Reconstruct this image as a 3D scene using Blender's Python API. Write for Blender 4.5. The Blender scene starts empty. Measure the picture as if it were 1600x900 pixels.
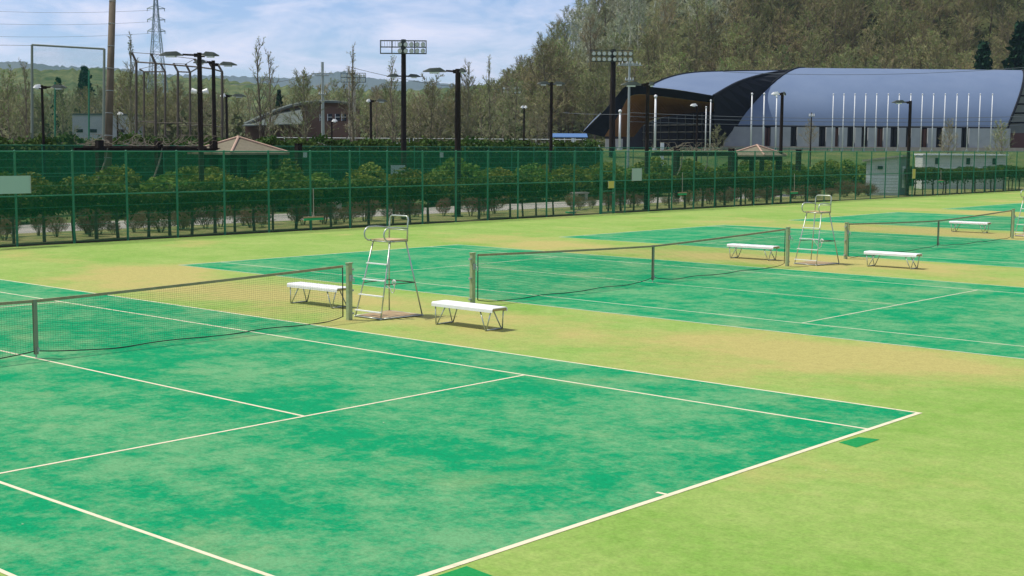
import bpy, math, random
import numpy as np
from mathutils import Vector, Matrix

# ------------------------------------------------------------------ camera
SC = bpy.context.scene
COL = SC.collection
R = math.radians
FPX = 2097.93                       # focal length in pixels of a 1600 px wide frame
CAM = Vector((19.0922, -10.4338, 3.3450))
yaw, pitch, roll = 2.29759, -0.10699, 0.00684
FW = Vector((math.cos(yaw) * math.cos(pitch), math.sin(yaw) * math.cos(pitch), math.sin(pitch)))
_r = FW.cross(Vector((0, 0, 1))).normalized()
_u = _r.cross(FW)
RT = _r * math.cos(roll) + _u * math.sin(roll)
UP = _u * math.cos(roll) - _r * math.sin(roll)
cd = bpy.data.cameras.new('camera')
cam = bpy.data.objects.new('camera', cd)
COL.objects.link(cam)
cd.sensor_width = 36.0
cd.lens = FPX / 1600 * 36
cd.clip_start = 0.1
cd.clip_end = 9000
m = Matrix((RT, UP, -FW)).transposed().to_4x4()
m.translation = CAM
cam.matrix_world = m
SC.camera = cam

# ------------------------------------------------------------------ sky, sun, exposure
SUN_EL, SUN_AZ = R(63), R(216)      # direction towards the sun, azimuth counted from +X
W = bpy.data.worlds.new('World')
SC.world = W
W.use_nodes = True
nt = W.node_tree
nt.nodes.clear()
N = nt.nodes.new
L = nt.links.new
sky = N('ShaderNodeTexSky')
sky.sky_type = 'NISHITA'
sky.sun_disc = False
sky.sun_elevation = SUN_EL
sky.sun_rotation = R(90) - SUN_AZ
sky.air_density = 1.0
sky.dust_density = 0.0
sky.ozone_density = 5.0
bgs = N('ShaderNodeBackground')
bgs.inputs[1].default_value = 0.105
tint = N('ShaderNodeMix')
tint.data_type = 'RGBA'
tint.blend_type = 'MULTIPLY'
tint.inputs[0].default_value = 1.0
tint.inputs[7].default_value = (1.0, 1.02, 1.22, 1)      # the print is balanced a little to the blue
L(sky.outputs[0], tint.inputs[6])
L(tint.outputs[2], bgs.inputs[0])
# thin cloud: noise on the cloud layer seen in each direction
tc = N('ShaderNodeTexCoord')
sep = N('ShaderNodeSeparateXYZ')
L(tc.outputs['Generated'], sep.inputs[0])
addz = N('ShaderNodeMath'); addz.operation = 'ABSOLUTE'
L(sep.outputs[2], addz.inputs[0])
addz2 = N('ShaderNodeMath'); addz2.operation = 'ADD'; addz2.inputs[1].default_value = 0.22
L(addz.outputs[0], addz2.inputs[0])
dx = N('ShaderNodeMath'); dx.operation = 'DIVIDE'
dy = N('ShaderNodeMath'); dy.operation = 'DIVIDE'
L(sep.outputs[0], dx.inputs[0]); L(addz2.outputs[0], dx.inputs[1])
L(sep.outputs[1], dy.inputs[0]); L(addz2.outputs[0], dy.inputs[1])
comb = N('ShaderNodeCombineXYZ')
L(dx.outputs[0], comb.inputs[0]); L(dy.outputs[0], comb.inputs[1]); L(sep.outputs[2], comb.inputs[2])
noi = N('ShaderNodeTexNoise')
noi.inputs['Scale'].default_value = 4.2
noi.inputs['Detail'].default_value = 5
noi.inputs['Roughness'].default_value = 0.58
noi.inputs['Distortion'].default_value = 0.3
L(comb.outputs[0], noi.inputs['Vector'])
rmp = N('ShaderNodeValToRGB')
rmp.color_ramp.elements[0].position = 0.37
rmp.color_ramp.elements[0].color = (0.03, 0.03, 0.03, 1)
rmp.color_ramp.elements[1].position = 0.64
rmp.color_ramp.elements[1].color = (0.82, 0.82, 0.82, 1)
L(noi.outputs[0], rmp.inputs[0])
bgc = N('ShaderNodeBackground')
bgc.inputs[0].default_value = (0.92, 0.92, 1.08, 1)
bgc.inputs[1].default_value = 1.0
mix = N('ShaderNodeMixShader')
L(rmp.outputs[0], mix.inputs[0]); L(bgs.outputs[0], mix.inputs[1]); L(bgc.outputs[0], mix.inputs[2])
wo = N('ShaderNodeOutputWorld')
L(mix.outputs[0], wo.inputs[0])

sl = bpy.data.lights.new('sun', 'SUN')
sl.energy = 4.45
sl.angle = R(0.6)
sl.color = (1.0, 0.95, 0.86)
sun = bpy.data.objects.new('sun', sl)
COL.objects.link(sun)
sd = Vector((math.cos(SUN_AZ) * math.cos(SUN_EL), math.sin(SUN_AZ) * math.cos(SUN_EL), math.sin(SUN_EL)))
sun.rotation_euler = sd.to_track_quat('Z', 'Y').to_euler()
vs = SC.view_settings
vs.view_transform = 'Standard'
vs.look = 'None'
vs.exposure = 0.0
vs.gamma = 1.0
vs.use_curve_mapping = False
SC.render.engine = 'CYCLES'
SC.cycles.use_denoising = True
SC.cycles.max_bounces = 4
SC.cycles.volume_bounces = 0
SC.cycles.transparent_max_bounces = 12

# ------------------------------------------------------------------ helpers
rng = np.random.default_rng(7)
rnd = random.Random(11)


def smooth(x):
    x = min(1.0, max(0.0, x))
    return x * x * (3 - 2 * x)


def terrain(x, y):
    t = (x - CAM.x) * FH.x + (y - CAM.y) * FH.y
    l = (x - CAM.x) * RH.x + (y - CAM.y) * RH.y
    z = -0.03 + 2.8 * smooth((t - 116) / 18)
    if t > 205:
        lf = smooth((l + 20) / 66)
        z += 40 * lf * (smooth((t - 210) / 92) + smooth((l - 15) / 60) * min(1.5, max(0, (t - 300) / 100)))
    return z


FH = Vector((math.cos(yaw), math.sin(yaw), 0))      # level forward and right directions of the site axes
RH = Vector((math.sin(yaw), -math.cos(yaw), 0))


def zat(px, py, t):
    """height seen at a picture point for a given depth"""
    return CAM.z + t * (FW.z + RT.z * (px - 800) / FPX + UP.z * (450 - py) / FPX)


def at(px, t, z=None):
    """place on the site at depth t in picture column px; on the terrain when no height is given"""
    a = (px - 800) / FPX
    zz = 0.0 if z is None else z
    for _ in range(3):
        b = ((zz - CAM.z) / t - FW.z - RT.z * a) / UP.z
        p = CAM + (FW + RT * a + UP * b) * t
        if z is None:
            zz = terrain(p.x, p.y)
    return Vector((p.x, p.y, zz))


def atx(px, X, z=0.0):
    """place in picture column px on the line of constant X"""
    a = (px - 800) / FPX
    k = FW.z + RT.z * a
    num = X - CAM.x - UP.x * (z - CAM.z) / UP.z
    t = num / (FW.x + RT.x * a - UP.x * k / UP.z)
    return at(px, t, z)


class MB:
    def __init__(s):
        s.v, s.f, s.m = [], [], []

    def add(s, vs_, fs_, mi=0):
        o = len(s.v)
        s.v += [tuple(q) for q in vs_]
        s.f += [tuple(i + o for i in q) for q in fs_]
        s.m += [mi] * len(fs_)
        return s

    def box(s, c, d, rz=0.0, mi=0, taper=1.0):
        ca, sa = math.cos(rz), math.sin(rz)
        vs_ = []
        for k in (-1, 1):
            tp = taper if k > 0 else 1
            for i, j in ((-1, -1), (1, -1), (1, 1), (-1, 1)):
                x, y = i * d[0] / 2 * tp, j * d[1] / 2 * tp
                vs_.append((c[0] + x * ca - y * sa, c[1] + x * sa + y * ca, c[2] + k * d[2] / 2))
        return s.add(vs_, [(3, 2, 1, 0), (4, 5, 6, 7), (0, 1, 5, 4), (1, 2, 6, 5), (2, 3, 7, 6), (3, 0, 4, 7)], mi)

    def bar(s, a, b, w, h=None, mi=0):
        """square bar from a to b"""
        return s.tube([a, b], [w * .7071, w * .7071], 4, mi, math.pi / 4)

    def tube(s, pts, rad, n=6, mi=0, ph=0.0, cap=True):
        pts = [Vector(p) for p in pts]
        if not isinstance(rad, (list, tuple)):
            rad = [rad] * len(pts)
        vs_, fs_ = [], []
        ref = None
        for i, p in enumerate(pts):
            d = (pts[min(i + 1, len(pts) - 1)] - pts[max(i - 1, 0)])
            if d.length < 1e-9:
                d = Vector((0, 0, 1))
            d.normalize()
            if ref is None:
                ref = Vector((0, 0, 1)) if abs(d.z) < .9 else Vector((1, 0, 0))
            u = ref - d * ref.dot(d)
            if u.length < 1e-6:
                u = d.orthogonal()
            u.normalize()
            ref = u
            w = d.cross(u)
            for k in range(n):
                q = ph + 2 * math.pi * k / n
                vs_.append(p + (u * math.cos(q) + w * math.sin(q)) * rad[i])
        for i in range(len(pts) - 1):
            for k in range(n):
                k2 = (k + 1) % n
                fs_.append((i * n + k, i * n + k2, (i + 1) * n + k2, (i + 1) * n + k))
        if cap:
            fs_.append(tuple(range(n))[::-1])
            fs_.append(tuple((len(pts) - 1) * n + k for k in range(n)))
        return s.add(vs_, fs_, mi)

    def prism(s, poly, a, b, mi=0):
        """closed outline poly (list of Vector) pushed by vector b-a"""
        n = len(poly)
        off = Vector(b) - Vector(a)
        vs_ = [Vector(q) for q in poly] + [Vector(q) + off for q in poly]
        fs_ = [tuple(range(n))[::-1], tuple(range(n, 2 * n))] + [(i, (i + 1) % n, (i + 1) % n + n, i + n) for i in range(n)]
        return s.add(vs_, fs_, mi)

    def mesh(s, name, mats, shade=False):
        me = bpy.data.meshes.new(name)
        me.from_pydata(s.v, [], s.f)
        if not isinstance(mats, (list, tuple)):
            mats = [mats]
        for q in mats:
            me.materials.append(q)
        if len(mats) > 1:
            me.polygons.foreach_set('material_index', s.m)
        if shade:
            me.polygons.foreach_set('use_smooth', [True] * len(s.f))
        me.update()
        return me

    def obj(s, name, mats, parent=None, shade=False, loc=None):
        return link(name, s.mesh(name, mats, shade), parent, loc)


def link(name, me, parent=None, loc=None, rz=0.0, sc=None):
    o = bpy.data.objects.new(name, me)
    COL.objects.link(o)
    if parent is not None:
        o.parent = parent
    if loc is not None:
        o.location = loc
    if rz:
        o.rotation_euler.z = rz
    if sc is not None:
        o.scale = sc if isinstance(sc, (tuple, list)) else (sc, sc, sc)
    return o


def empty(name, loc=(0, 0, 0), rz=0.0, sc=None):
    o = link(name, None, None, loc, rz, sc)
    o.empty_display_size = 0.2
    return o


def tag(o, label, cat, group=None):
    o['label'] = label
    o['category'] = cat
    if group:
        o['group'] = group
    return o


def copy_tree(o, parent=None):
    c = o.copy()
    COL.objects.link(c)
    c.parent = parent
    for ch in o.children:
        copy_tree(ch, c)
    return c


def structure(o):
    o['kind'] = 'structure'
    return o


def quads_mesh(name, V, mats, mi=None, ntri=4):
    """V: (n, ntri, 3) array of separate small faces"""
    n = len(V)
    me = bpy.data.meshes.new(name)
    me.vertices.add(n * ntri)
    me.vertices.foreach_set('co', V.reshape(-1).astype(np.float32))
    me.loops.add(n * ntri)
    me.loops.foreach_set('vertex_index', np.arange(n * ntri, dtype=np.int32))
    me.polygons.add(n)
    me.polygons.foreach_set('loop_start', np.arange(0, n * ntri, ntri, dtype=np.int32))
    if not isinstance(mats, (list, tuple)):
        mats = [mats]
    for q in mats:
        me.materials.append(q)
    if mi is not None:
        me.polygons.foreach_set('material_index', np.asarray(mi, dtype=np.int32))
    me.update(calc_edges=True)
    return me


def leaf_faces(C, size, rg, droop=0.0, aspect=1.6):
    """four-cornered leaf sprays with random directions round centres C (n,3)"""
    n = len(C)
    a = rg.normal(size=(n, 3))
    a[:, 2] -= droop
    a /= np.linalg.norm(a, axis=1, keepdims=True)
    b = np.cross(a, rg.normal(size=(n, 3)))
    b /= np.linalg.norm(b, axis=1, keepdims=True) + 1e-9
    s = size * rg.uniform(.6, 1.35, (n, 1))
    a = a * s * aspect / 2
    b = b * s / 2
    return np.stack([C - a, C + b * .9, C + a, C - b], axis=1)


# ------------------------------------------------------------------ materials
def mat(name, col, rough=0.7, metal=0.0, var=None, scale=5.0, bump=0.0, bscale=None, rand=0.0, spec=None, detail=5, lo=.35, hi=.65, trans=0.0):
    M_ = bpy.data.materials.new(name)
    M_.use_nodes = True
    t = M_.node_tree
    p = t.nodes['Principled BSDF']
    p.inputs['Roughness'].default_value = rough
    p.inputs['Metallic'].default_value = metal
    if spec is not None:
        p.inputs['Specular IOR Level'].default_value = spec
    p.inputs['Base Color'].default_value = (*col, 1)
    last = None
    co = t.nodes.new('ShaderNodeTexCoord')
    if var is not None:
        n = t.nodes.new('ShaderNodeTexNoise')
        n.inputs['Scale'].default_value = scale
        n.inputs['Detail'].default_value = detail
        n.inputs['Roughness'].default_value = .62
        t.links.new(co.outputs['Object'], n.inputs['Vector'])
        r = t.nodes.new('ShaderNodeValToRGB')
        r.color_ramp.elements[0].position = lo
        r.color_ramp.elements[1].position = hi
        r.color_ramp.elements[0].color = (*col, 1)
        r.color_ramp.elements[1].color = (*var, 1)
        t.links.new(n.outputs[0], r.inputs[0])
        last = r.outputs[0]
    if rand > 0:
        oi = t.nodes.new('ShaderNodeObjectInfo')
        mr = t.nodes.new('ShaderNodeMapRange')
        mr.inputs[3].default_value = 1 - rand
        mr.inputs[4].default_value = 1 + rand
        t.links.new(oi.outputs['Random'], mr.inputs[0])
        hs = t.nodes.new('ShaderNodeHueSaturation')
        if last is not None:
            t.links.new(last, hs.inputs['Color'])
        else:
            hs.inputs['Color'].default_value = (*col, 1)
        t.links.new(mr.outputs[0], hs.inputs['Value'])
        mr2 = t.nodes.new('ShaderNodeMapRange')
        mr2.inputs[3].default_value = .5 - rand * .12
        mr2.inputs[4].default_value = .5 + rand * .12
        fr = t.nodes.new('ShaderNodeMath'); fr.operation = 'MULTIPLY'; fr.inputs[1].default_value = 7.31
        fr2 = t.nodes.new('ShaderNodeMath'); fr2.operation = 'FRACT'
        t.links.new(oi.outputs['Random'], fr.inputs[0]); t.links.new(fr.outputs[0], fr2.inputs[0])
        t.links.new(fr2.outputs[0], mr2.inputs[0]); t.links.new(mr2.outputs[0], hs.inputs['Hue'])
        last = hs.outputs[0]
    if last is not None:
        t.links.new(last, p.inputs['Base Color'])
    if bump > 0:
        n = t.nodes.new('ShaderNodeTexNoise')
        n.inputs['Scale'].default_value = bscale or scale * 4
        n.inputs['Detail'].default_value = 4
        t.links.new(co.outputs['Object'], n.inputs['Vector'])
        b = t.nodes.new('ShaderNodeBump')
        b.inputs['Strength'].default_value = bump
        b.inputs['Distance'].default_value = .02
        t.links.new(n.outputs[0], b.inputs['Height'])
        t.links.new(b.outputs[0], p.inputs['Normal'])
    if trans > 0:
        tr = t.nodes.new('ShaderNodeBsdfTranslucent')
        if last is not None:
            t.links.new(last, tr.inputs[0])
        else:
            tr.inputs[0].default_value = (*col, 1)
        mx = t.nodes.new('ShaderNodeMixShader')
        mx.inputs[0].default_value = trans
        t.links.new(p.outputs[0], mx.inputs[1]); t.links.new(tr.outputs[0], mx.inputs[2])
        t.links.new(mx.outputs[0], t.nodes['Material Output'].inputs[0])
    return M_


def turf(name, base, worn, sand, seed, s0=.35, worn_lo=.42, worn_hi=.66, sand_lo=.58, sand_hi=.78, strips=False):
    """carpet turf: pile colour, sand-filled worn colour, bare sand"""
    M_ = bpy.data.materials.new(name)
    M_.use_nodes = True
    t = M_.node_tree
    p = t.nodes['Principled BSDF']
    p.inputs['Roughness'].default_value = .95
    p.inputs['Specular IOR Level'].default_value = .08
    co = t.nodes.new('ShaderNodeTexCoord')

    def noise(sc_, det, off, rough=.62, sx=1.0):
        mp = t.nodes.new('ShaderNodeMapping')
        mp.inputs['Location'].default_value = (off + seed * 13.7, off * 1.7 + seed * 5.1, 0)
        mp.inputs['Scale'].default_value = (1.0, sx, 1)
        t.links.new(co.outputs['Object'], mp.inputs[0])
        n = t.nodes.new('ShaderNodeTexNoise')
        n.inputs['Scale'].default_value = sc_
        n.inputs['Detail'].default_value = det
        n.inputs['Roughness'].default_value = rough
        t.links.new(mp.outputs[0], n.inputs['Vector'])
        return n.outputs[0]

    def ramp(src, a, b):
        r = t.nodes.new('ShaderNodeMapRange')
        r.inputs[1].default_value = a
        r.inputs[2].default_value = b
        t.links.new(src, r.inputs[0])
        return r.outputs[0]

    def mixc(f, a, b):
        mx = t.nodes.new('ShaderNodeMix')
        mx.data_type = 'RGBA'
        t.links.new(f, mx.inputs[0])
        for k, c in ((6, a), (7, b)):
            if isinstance(c, tuple):
                mx.inputs[k].default_value = (*c, 1)
            else:
                t.links.new(c, mx.inputs[k])
        return mx.outputs[2]

    def math2(op, a, b):
        q = t.nodes.new('ShaderNodeMath')
        q.operation = op
        for k, c in ((0, a), (1, b)):
            if isinstance(c, (int, float)):
                q.inputs[k].default_value = c
            else:
                t.links.new(c, q.inputs[k])
        return q.outputs[0]
    big = noise(s0, 7, 0)
    med = noise(s0 * 4.5, 6, 31, .7)
    sml = noise(s0 * 19, 5, 71, .75)
    comb_ = math2('ADD', math2('ADD', math2('MULTIPLY', big, .40), math2('MULTIPLY', med, .34)), math2('MULTIPLY', sml, .26))
    c = mixc(ramp(comb_, worn_lo, worn_hi), base, worn)
    sn = noise(s0 * .8, 7, 57, .66)
    if strips:
        # sand swept to the middle strips between the courts
        sp = t.nodes.new('ShaderNodeSeparateXYZ')
        t.links.new(co.outputs['Object'], sp.inputs[0])
        ph = math2('MULTIPLY', math2('SUBTRACT', sp.outputs[1], 8.1), 2 * math.pi / 16.2)
        band = math2('POWER', math2('ADD', math2('MULTIPLY', math2('COSINE', ph, 0), .5), .5), 3.0)
        inner = ramp(math2('ABSOLUTE', math2('ADD', sp.outputs[0], 1.5), 0), 18.5, 9.0)
        sn = math2('ADD', sn, math2('MULTIPLY', math2('MULTIPLY', band, inner), .215))
    c = mixc(ramp(sn, sand_lo, sand_hi), c, sand)
    fine = noise(26, 3, 91, .7)
    finer = noise(140, 2, 17, .7)
    mid = noise(6.5, 4, 43, .75)
    fv = math2('ADD', math2('MULTIPLY', math2('SUBTRACT', fine, .5), .8), math2('MULTIPLY', math2('SUBTRACT', finer, .5), .6))
    fv = math2('ADD', fv, math2('MULTIPLY', math2('SUBTRACT', mid, .5), .5))
    hs = t.nodes.new('ShaderNodeHueSaturation')
    t.links.new(c, hs.inputs['Color'])
    t.links.new(math2('ADD', fv, 1.0), hs.inputs['Value'])
    t.links.new(hs.outputs[0], p.inputs['Base Color'])
    bp = t.nodes.new('ShaderNodeBump')
    bp.inputs['Strength'].default_value = .35
    bp.inputs['Distance'].default_value = .012
    t.links.new(finer, bp.inputs['Height'])
    t.links.new(bp.outputs[0], p.inputs['Normal'])
    return M_


M = {}
M['court'] = turf('court_turf', (.002, .248, .092), (.118, .318, .138), (.25, .345, .15), 1, .50, .455, .575, .56, .84)
M['surround'] = turf('surround_turf', (.178, .318, .055), (.305, .385, .108), (.385, .345, .115), 2, .26, .40, .62, .56, .74, strips=True)
M['patch'] = mat('new_turf', (.006, .22, .05), .95, var=(.02, .26, .07), scale=20, spec=.1)
M['line'] = mat('line_turf', (.52, .53, .36), .9, var=(.34, .46, .27), scale=3.5, spec=.1, lo=.45, hi=.8)
M['linew'] = mat('line_turf_clean', (.68, .60, .41), .9, var=(.40, .46, .27), scale=4.5, spec=.1, lo=.5, hi=.82, detail=9)
M['ground'] = mat('park_ground', (.055, .105, .026), .95, var=(.13, .145, .05), scale=.35, bump=.5, bscale=3, detail=8, spec=.12)
M['grass'] = mat('rough_grass', (.09, .14, .03), .95, var=(.25, .22, .09), scale=1.3, bump=.6, bscale=14, detail=8, spec=.12)
M['hedgeshade'] = mat('hedge_shade_ground', (.035, .045, .018), 1, var=(.06, .065, .025), scale=2, bump=.8, bscale=18, spec=.1)  # ground darkened to carry the shade of the hedge
M['path'] = mat('path_paving', (.25, .235, .19), .9, var=(.34, .31, .25), scale=.8, bump=.2, bscale=20)
M['fence'] = mat('fence_paint', (.009, .135, .062), .6, var=(.016, .18, .085), scale=3)
M['wire'] = mat('fence_wire', (.002, .165, .075), .6, spec=.2)
M['netpost'] = mat('net_post_paint', (.27, .33, .155), .55, var=(.34, .39, .20), scale=9)
M['tape'] = mat('net_tape', (.27, .225, .115), .8, var=(.36, .30, .16), scale=5)
M['cord'] = mat('net_cord', (.085, .11, .055), .8)
M['hem'] = mat('net_hem', (.018, .028, .02), .8)
M['strap'] = mat('net_strap', (.235, .26, .16), .8)
M['alu'] = mat('aluminium_tube', (.50, .53, .46), .38, .6, var=(.40, .44, .36), scale=8)
M['step'] = mat('white_step', (.78, .77, .70), .5)
M['wood'] = mat('seat_board', (.42, .30, .13), .7, var=(.50, .38, .18), scale=6)
M['board'] = mat('foot_board', (.30, .20, .09), .85, var=(.38, .28, .14), scale=5)
M['bench'] = mat('bench_white', (.86, .84, .82), .45, var=(.80, .78, .74), scale=6)
M['benchend'] = mat('bench_end_cap', (.36, .27, .10), .6)
M['bark'] = mat('bark', (.075, .060, .040), .9, var=(.13, .10, .07), scale=4, bump=.4, rand=.25, spec=.12)
M['barkpale'] = mat('pale_bark', (.55, .56, .44), .9, var=(.36, .38, .28), scale=3, rand=.2, spec=.12)
M['twig'] = mat('twig', (.225, .235, .105), .9, var=(.315, .265, .13), scale=.4, rand=.3, spec=.12)
M['barkgrey'] = mat('grey_bark', (.13, .11, .075), .9, var=(.20, .175, .12), scale=2, rand=.3, spec=.1)
M['twigbrown'] = mat('brown_twig', (.235, .215, .125), .9, var=(.29, .27, .16), scale=.4, rand=.3, spec=.1)
M['twigpale'] = mat('pale_twig', (.42, .45, .30), .9, rand=.25, spec=.12)
M['bud'] = mat('spring_leaf', (.17, .27, .07), .8, var=(.25, .30, .095), scale=.5, rand=.3, trans=.25, spec=.12)
M['brushwood'] = mat('brushwood_leaf', (.065, .095, .035), .9, var=(.13, .125, .06), scale=.35, spec=.1)
M['hedge'] = mat('hedge_leaf', (.020, .060, .006), .7, var=(.10, .13, .016), scale=1.1, rand=.2, trans=.2, spec=.12)
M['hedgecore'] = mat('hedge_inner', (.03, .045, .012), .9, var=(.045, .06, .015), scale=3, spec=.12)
M['shrub'] = mat('shrub_leaf', (.045, .11, .012), .7, var=(.18, .21, .03), scale=1.3, rand=.25, trans=.2, spec=.12)
M['darkhedge'] = mat('tall_hedge_leaf', (.022, .075, .012), .75, var=(.085, .125, .022), scale=.9, trans=.15, spec=.12)
M['conifer'] = mat('conifer_needle', (.012, .045, .018), .8, var=(.022, .065, .022), scale=1, rand=.2, spec=.12)
M['dry'] = mat('dry_twig', (.125, .08, .042), .9, var=(.18, .125, .07), scale=3, rand=.3, spec=.12)
M['pole'] = mat('brown_pole', (.014, .011, .008), .8, var=(.024, .016, .011), scale=2, spec=.2)
M['greenlamp'] = mat('lamp_shell', (.05, .065, .045), .5)
M['glasslamp'] = mat('lamp_glass', (.72, .76, .70), .25)
M['whitelamp'] = mat('lamp_white', (.80, .80, .74), .4)
M['concrete'] = mat('concrete', (.33, .29, .22), .85, var=(.40, .36, .28), scale=3)
M['concretebrown'] = mat('concrete_mast', (.10, .078, .048), .85, var=(.14, .11, .07), scale=2)
M['galv'] = mat('galvanised', (.36, .40, .36), .5, .4)
M['pipegrey'] = mat('net_frame_pipe', (.17, .20, .15), .6)
M['backstop'] = mat('backstop_steel', (.075, .058, .038), .7)
M['pylon'] = mat('pylon_steel', (.26, .33, .33), .6, .3)
M['timber'] = mat('dark_timber', (.014, .011, .008), .85, var=(.022, .017, .012), scale=4, spec=.15)
M['tile'] = mat('shelter_roof', (.14, .125, .08), .85, var=(.18, .16, .105), scale=4, spec=.2)
M['ridge'] = mat('ridge_tile', (.44, .29, .20), .7)
M['vine'] = mat('vine_wood', (.17, .15, .10), .9, rand=.2)
M['roof'] = mat('hall_roof_metal', (.13, .187, .28), .5, .2, var=(.15, .208, .30), scale=.25)
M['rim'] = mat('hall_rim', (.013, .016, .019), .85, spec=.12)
M['soffit'] = mat('hall_soffit_wood', (.34, .15, .07), .75, var=(.42, .19, .09), scale=.6)
M['panel'] = mat('hall_wall_panel', (.31, .33, .33), .8, var=(.37, .39, .38), scale=.8)
M['darkwin'] = mat('dark_glazing', (.014, .018, .020), .4, spec=.25)
M['redbrown'] = mat('red_brown_cladding', (.11, .05, .035), .7)
M['annex'] = mat('annex_wall', (.19, .22, .18), .8, var=(.23, .25, .2), scale=.5)
M['mullion'] = mat('glazing_bar', (.07, .08, .07), .7)
M['white'] = mat('white_paint', (.76, .77, .74), .5, var=(.70, .71, .68), scale=2)
M['sign'] = mat('sign_back', (.30, .45, .37), .6)
M['signgrey'] = mat('sign_grey', (.33, .42, .35), .6)
M['yellow'] = mat('sign_yellow', (.55, .46, .08), .6)
M['brush'] = mat('brush_green', (.01, .36, .12), .7)
M['blue'] = mat('blue_roof', (.05, .14, .30), .5)
M['shedwall'] = mat('shed_block', (.50, .52, .45), .85, var=(.56, .57, .50), scale=3)
M['sheddark'] = mat('shed_side', (.17, .21, .18), .8)
M['hill'] = mat('wood_floor', (.042, .060, .024), 1, var=(.095, .098, .040), scale=.12, detail=8, spec=.12)
M['ridgewood'] = mat('ridge_wood', (.035, .07, .025), 1, var=(.13, .15, .06), scale=.16, spec=.05, bump=1.0, bscale=.3, detail=8)
M['farhill'] = mat('far_hill_wood', (.05, .075, .045), 1, var=(.075, .095, .055), scale=.01, spec=.12)
M['halllow'] = mat('low_hall_roof', (.10, .12, .105), .95, spec=.1)
M['wiremat'] = mat('power_wire', (.10, .12, .13), .7)
M['redrock'] = mat('brown_gable', (.15, .085, .055), .8)

# ------------------------------------------------------------------ ground, courts, path
def sheet(name, x0, x1, y0, y1, z, m_, parent=None, skirt=0.0):
    b = MB()
    b.add([(x0, y0, z), (x1, y0, z), (x1, y1, z), (x0, y1, z)], [(0, 1, 2, 3)])
    if skirt:
        b.add([(x0, y0, z), (x1, y0, z), (x1, y1, z), (x0, y1, z), (x0, y0, z - skirt), (x1, y0, z - skirt), (x1, y1, z - skirt), (x0, y1, z - skirt)],
              [(0, 4, 5, 1), (1, 5, 6, 2), (2, 6, 7, 3), (3, 7, 4, 0)])
    return b.obj(name, m_, parent)


ts = [-90, -40, 0, 40, 80, 105, 114, 117, 120, 123, 126, 129, 132, 135, 140, 160, 185, 200] + list(range(206, 330, 6)) + list(range(340, 520, 20)) + [700, 1200, 2500, 5000]
ls = [-4000, -1200, -500, -250, -150] + list(range(-100, 170, 6)) + [200, 300, 600, 1500, 4000]
gb = MB()
gv, gm = [], []
for t in ts:
    for l in ls:
        p = CAM + FH * t + RH * l
        z = terrain(p.x, p.y)
        if t > 206 and t < 520:
            z += .8 * math.sin(l * .31 + t * .13) * smooth((t - 206) / 30) * smooth((l + 20) / 30)
        gv.append((p.x, p.y, z))
nl = len(ls)
gf = []
for i in range(len(ts) - 1):
    for j in range(nl - 1):
        gf.append((i * nl + j, i * nl + j + 1, (i + 1) * nl + j + 1, (i + 1) * nl + j))
        gm.append(1 if ts[i] >= 206 else 0)
gb.v, gb.f, gb.m = gv, gf, gm
structure(gb.obj('ground', [M['ground'], M['hill']], shade=True))

structure(sheet('court_surround', -20.75, 46, -50, 108, 0.0, M['surround']))
structure(sheet('gravel_path', -31.2, -26.6, -40, 72, -0.012, M['path']))
structure(sheet('grass_verge', -26.6, -21.75, -40, 108, -0.016, M['grass']))
structure(sheet('hedge_shade_strip', -21.75, -20.75, -40, 108, -0.016, M['hedgeshade']))  # dark strip: hedge shade along the fence foot, put into the ground colour

PITCH = 16.2
ZC, ZL = .002, .004
LW = .045


def court(i):
    y0 = i * PITCH
    c = structure(sheet('tennis_court', -11.885, 11.885, y0 - 5.485, y0 + 5.485, ZC, M['court'], None, .004))
    ml = M['linew'] if i == 0 else M['line']
    h = LW / 2
    rects = [(-11.885, 11.885, y0 - 4.115 - h, y0 - 4.115 + h), (-11.885, 11.885, y0 + 4.115 - h, y0 + 4.115 + h),
             (-11.885, 11.885, y0 - 5.485, y0 - 5.485 + LW), (-11.885, 11.885, y0 + 5.485 - LW, y0 + 5.485),
             (11.885 - .065, 11.885, y0 - 5.485 + LW, y0 + 5.485 - LW), (-11.885, -11.885 + .065, y0 - 5.485 + LW, y0 + 5.485 - LW)]
    for k, r in enumerate(rects):
        sheet('court_line', *r, ZL if k < 4 else ZL + .001, ml, c, .006)
    for s in (-1, 1):
        sheet('court_line', s * 6.42 - h, s * 6.42 + h, y0 - 4.115 + h, y0 + 4.115 - h, ZL, ml, c)
        x0, x1 = sorted((s * (11.885 - .065), s * (11.885 - .18)))
        sheet('court_line', x0, x1, y0 - h, y0 + h, ZL, ml, c)
    sheet('court_line', -6.42 + h, 6.42 - h, y0 - h, y0 + h, ZL, ml, c)
    return c


for i in range(-1, 6):
    court(i)
pt = MB()
pt.add([(11.93, 3.22, .002), (12.2, 3.12, .002), (12.2, 3.68, .004), (11.96, 3.64, .002)], [(0, 1, 2, 3)])
structure(pt.obj('turf_patch', M['patch']))
pt = MB()
pt.add([(11.93, -3.35, .002), (12.3, -3.4, .002), (12.3, -2.95, .004), (11.93, -2.9, .002)], [(0, 1, 2, 3)])
structure(pt.obj('turf_patch', M['patch']))

rgl = np.random.default_rng(21)
C_ = np.stack([rgl.uniform(-11, 13.5, 90), rgl.uniform(-5, 20, 90), np.full(90, .010)], 1)
lt = link('fallen_petals', quads_mesh('fallen_petals', leaf_faces(C_, .022, rgl) * np.array([1, 1, 0]) + np.array([0, 0, .008]), M['line']))
lt['kind'] = 'stuff'
lt['label'] = 'few tiny pale petals scattered over the turf'

# ------------------------------------------------------------------ tennis nets
def net_top(y):
    k = min(1, abs(y) / 6.3)
    return .914 + (1.055 - .914) * k ** 1.25


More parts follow.
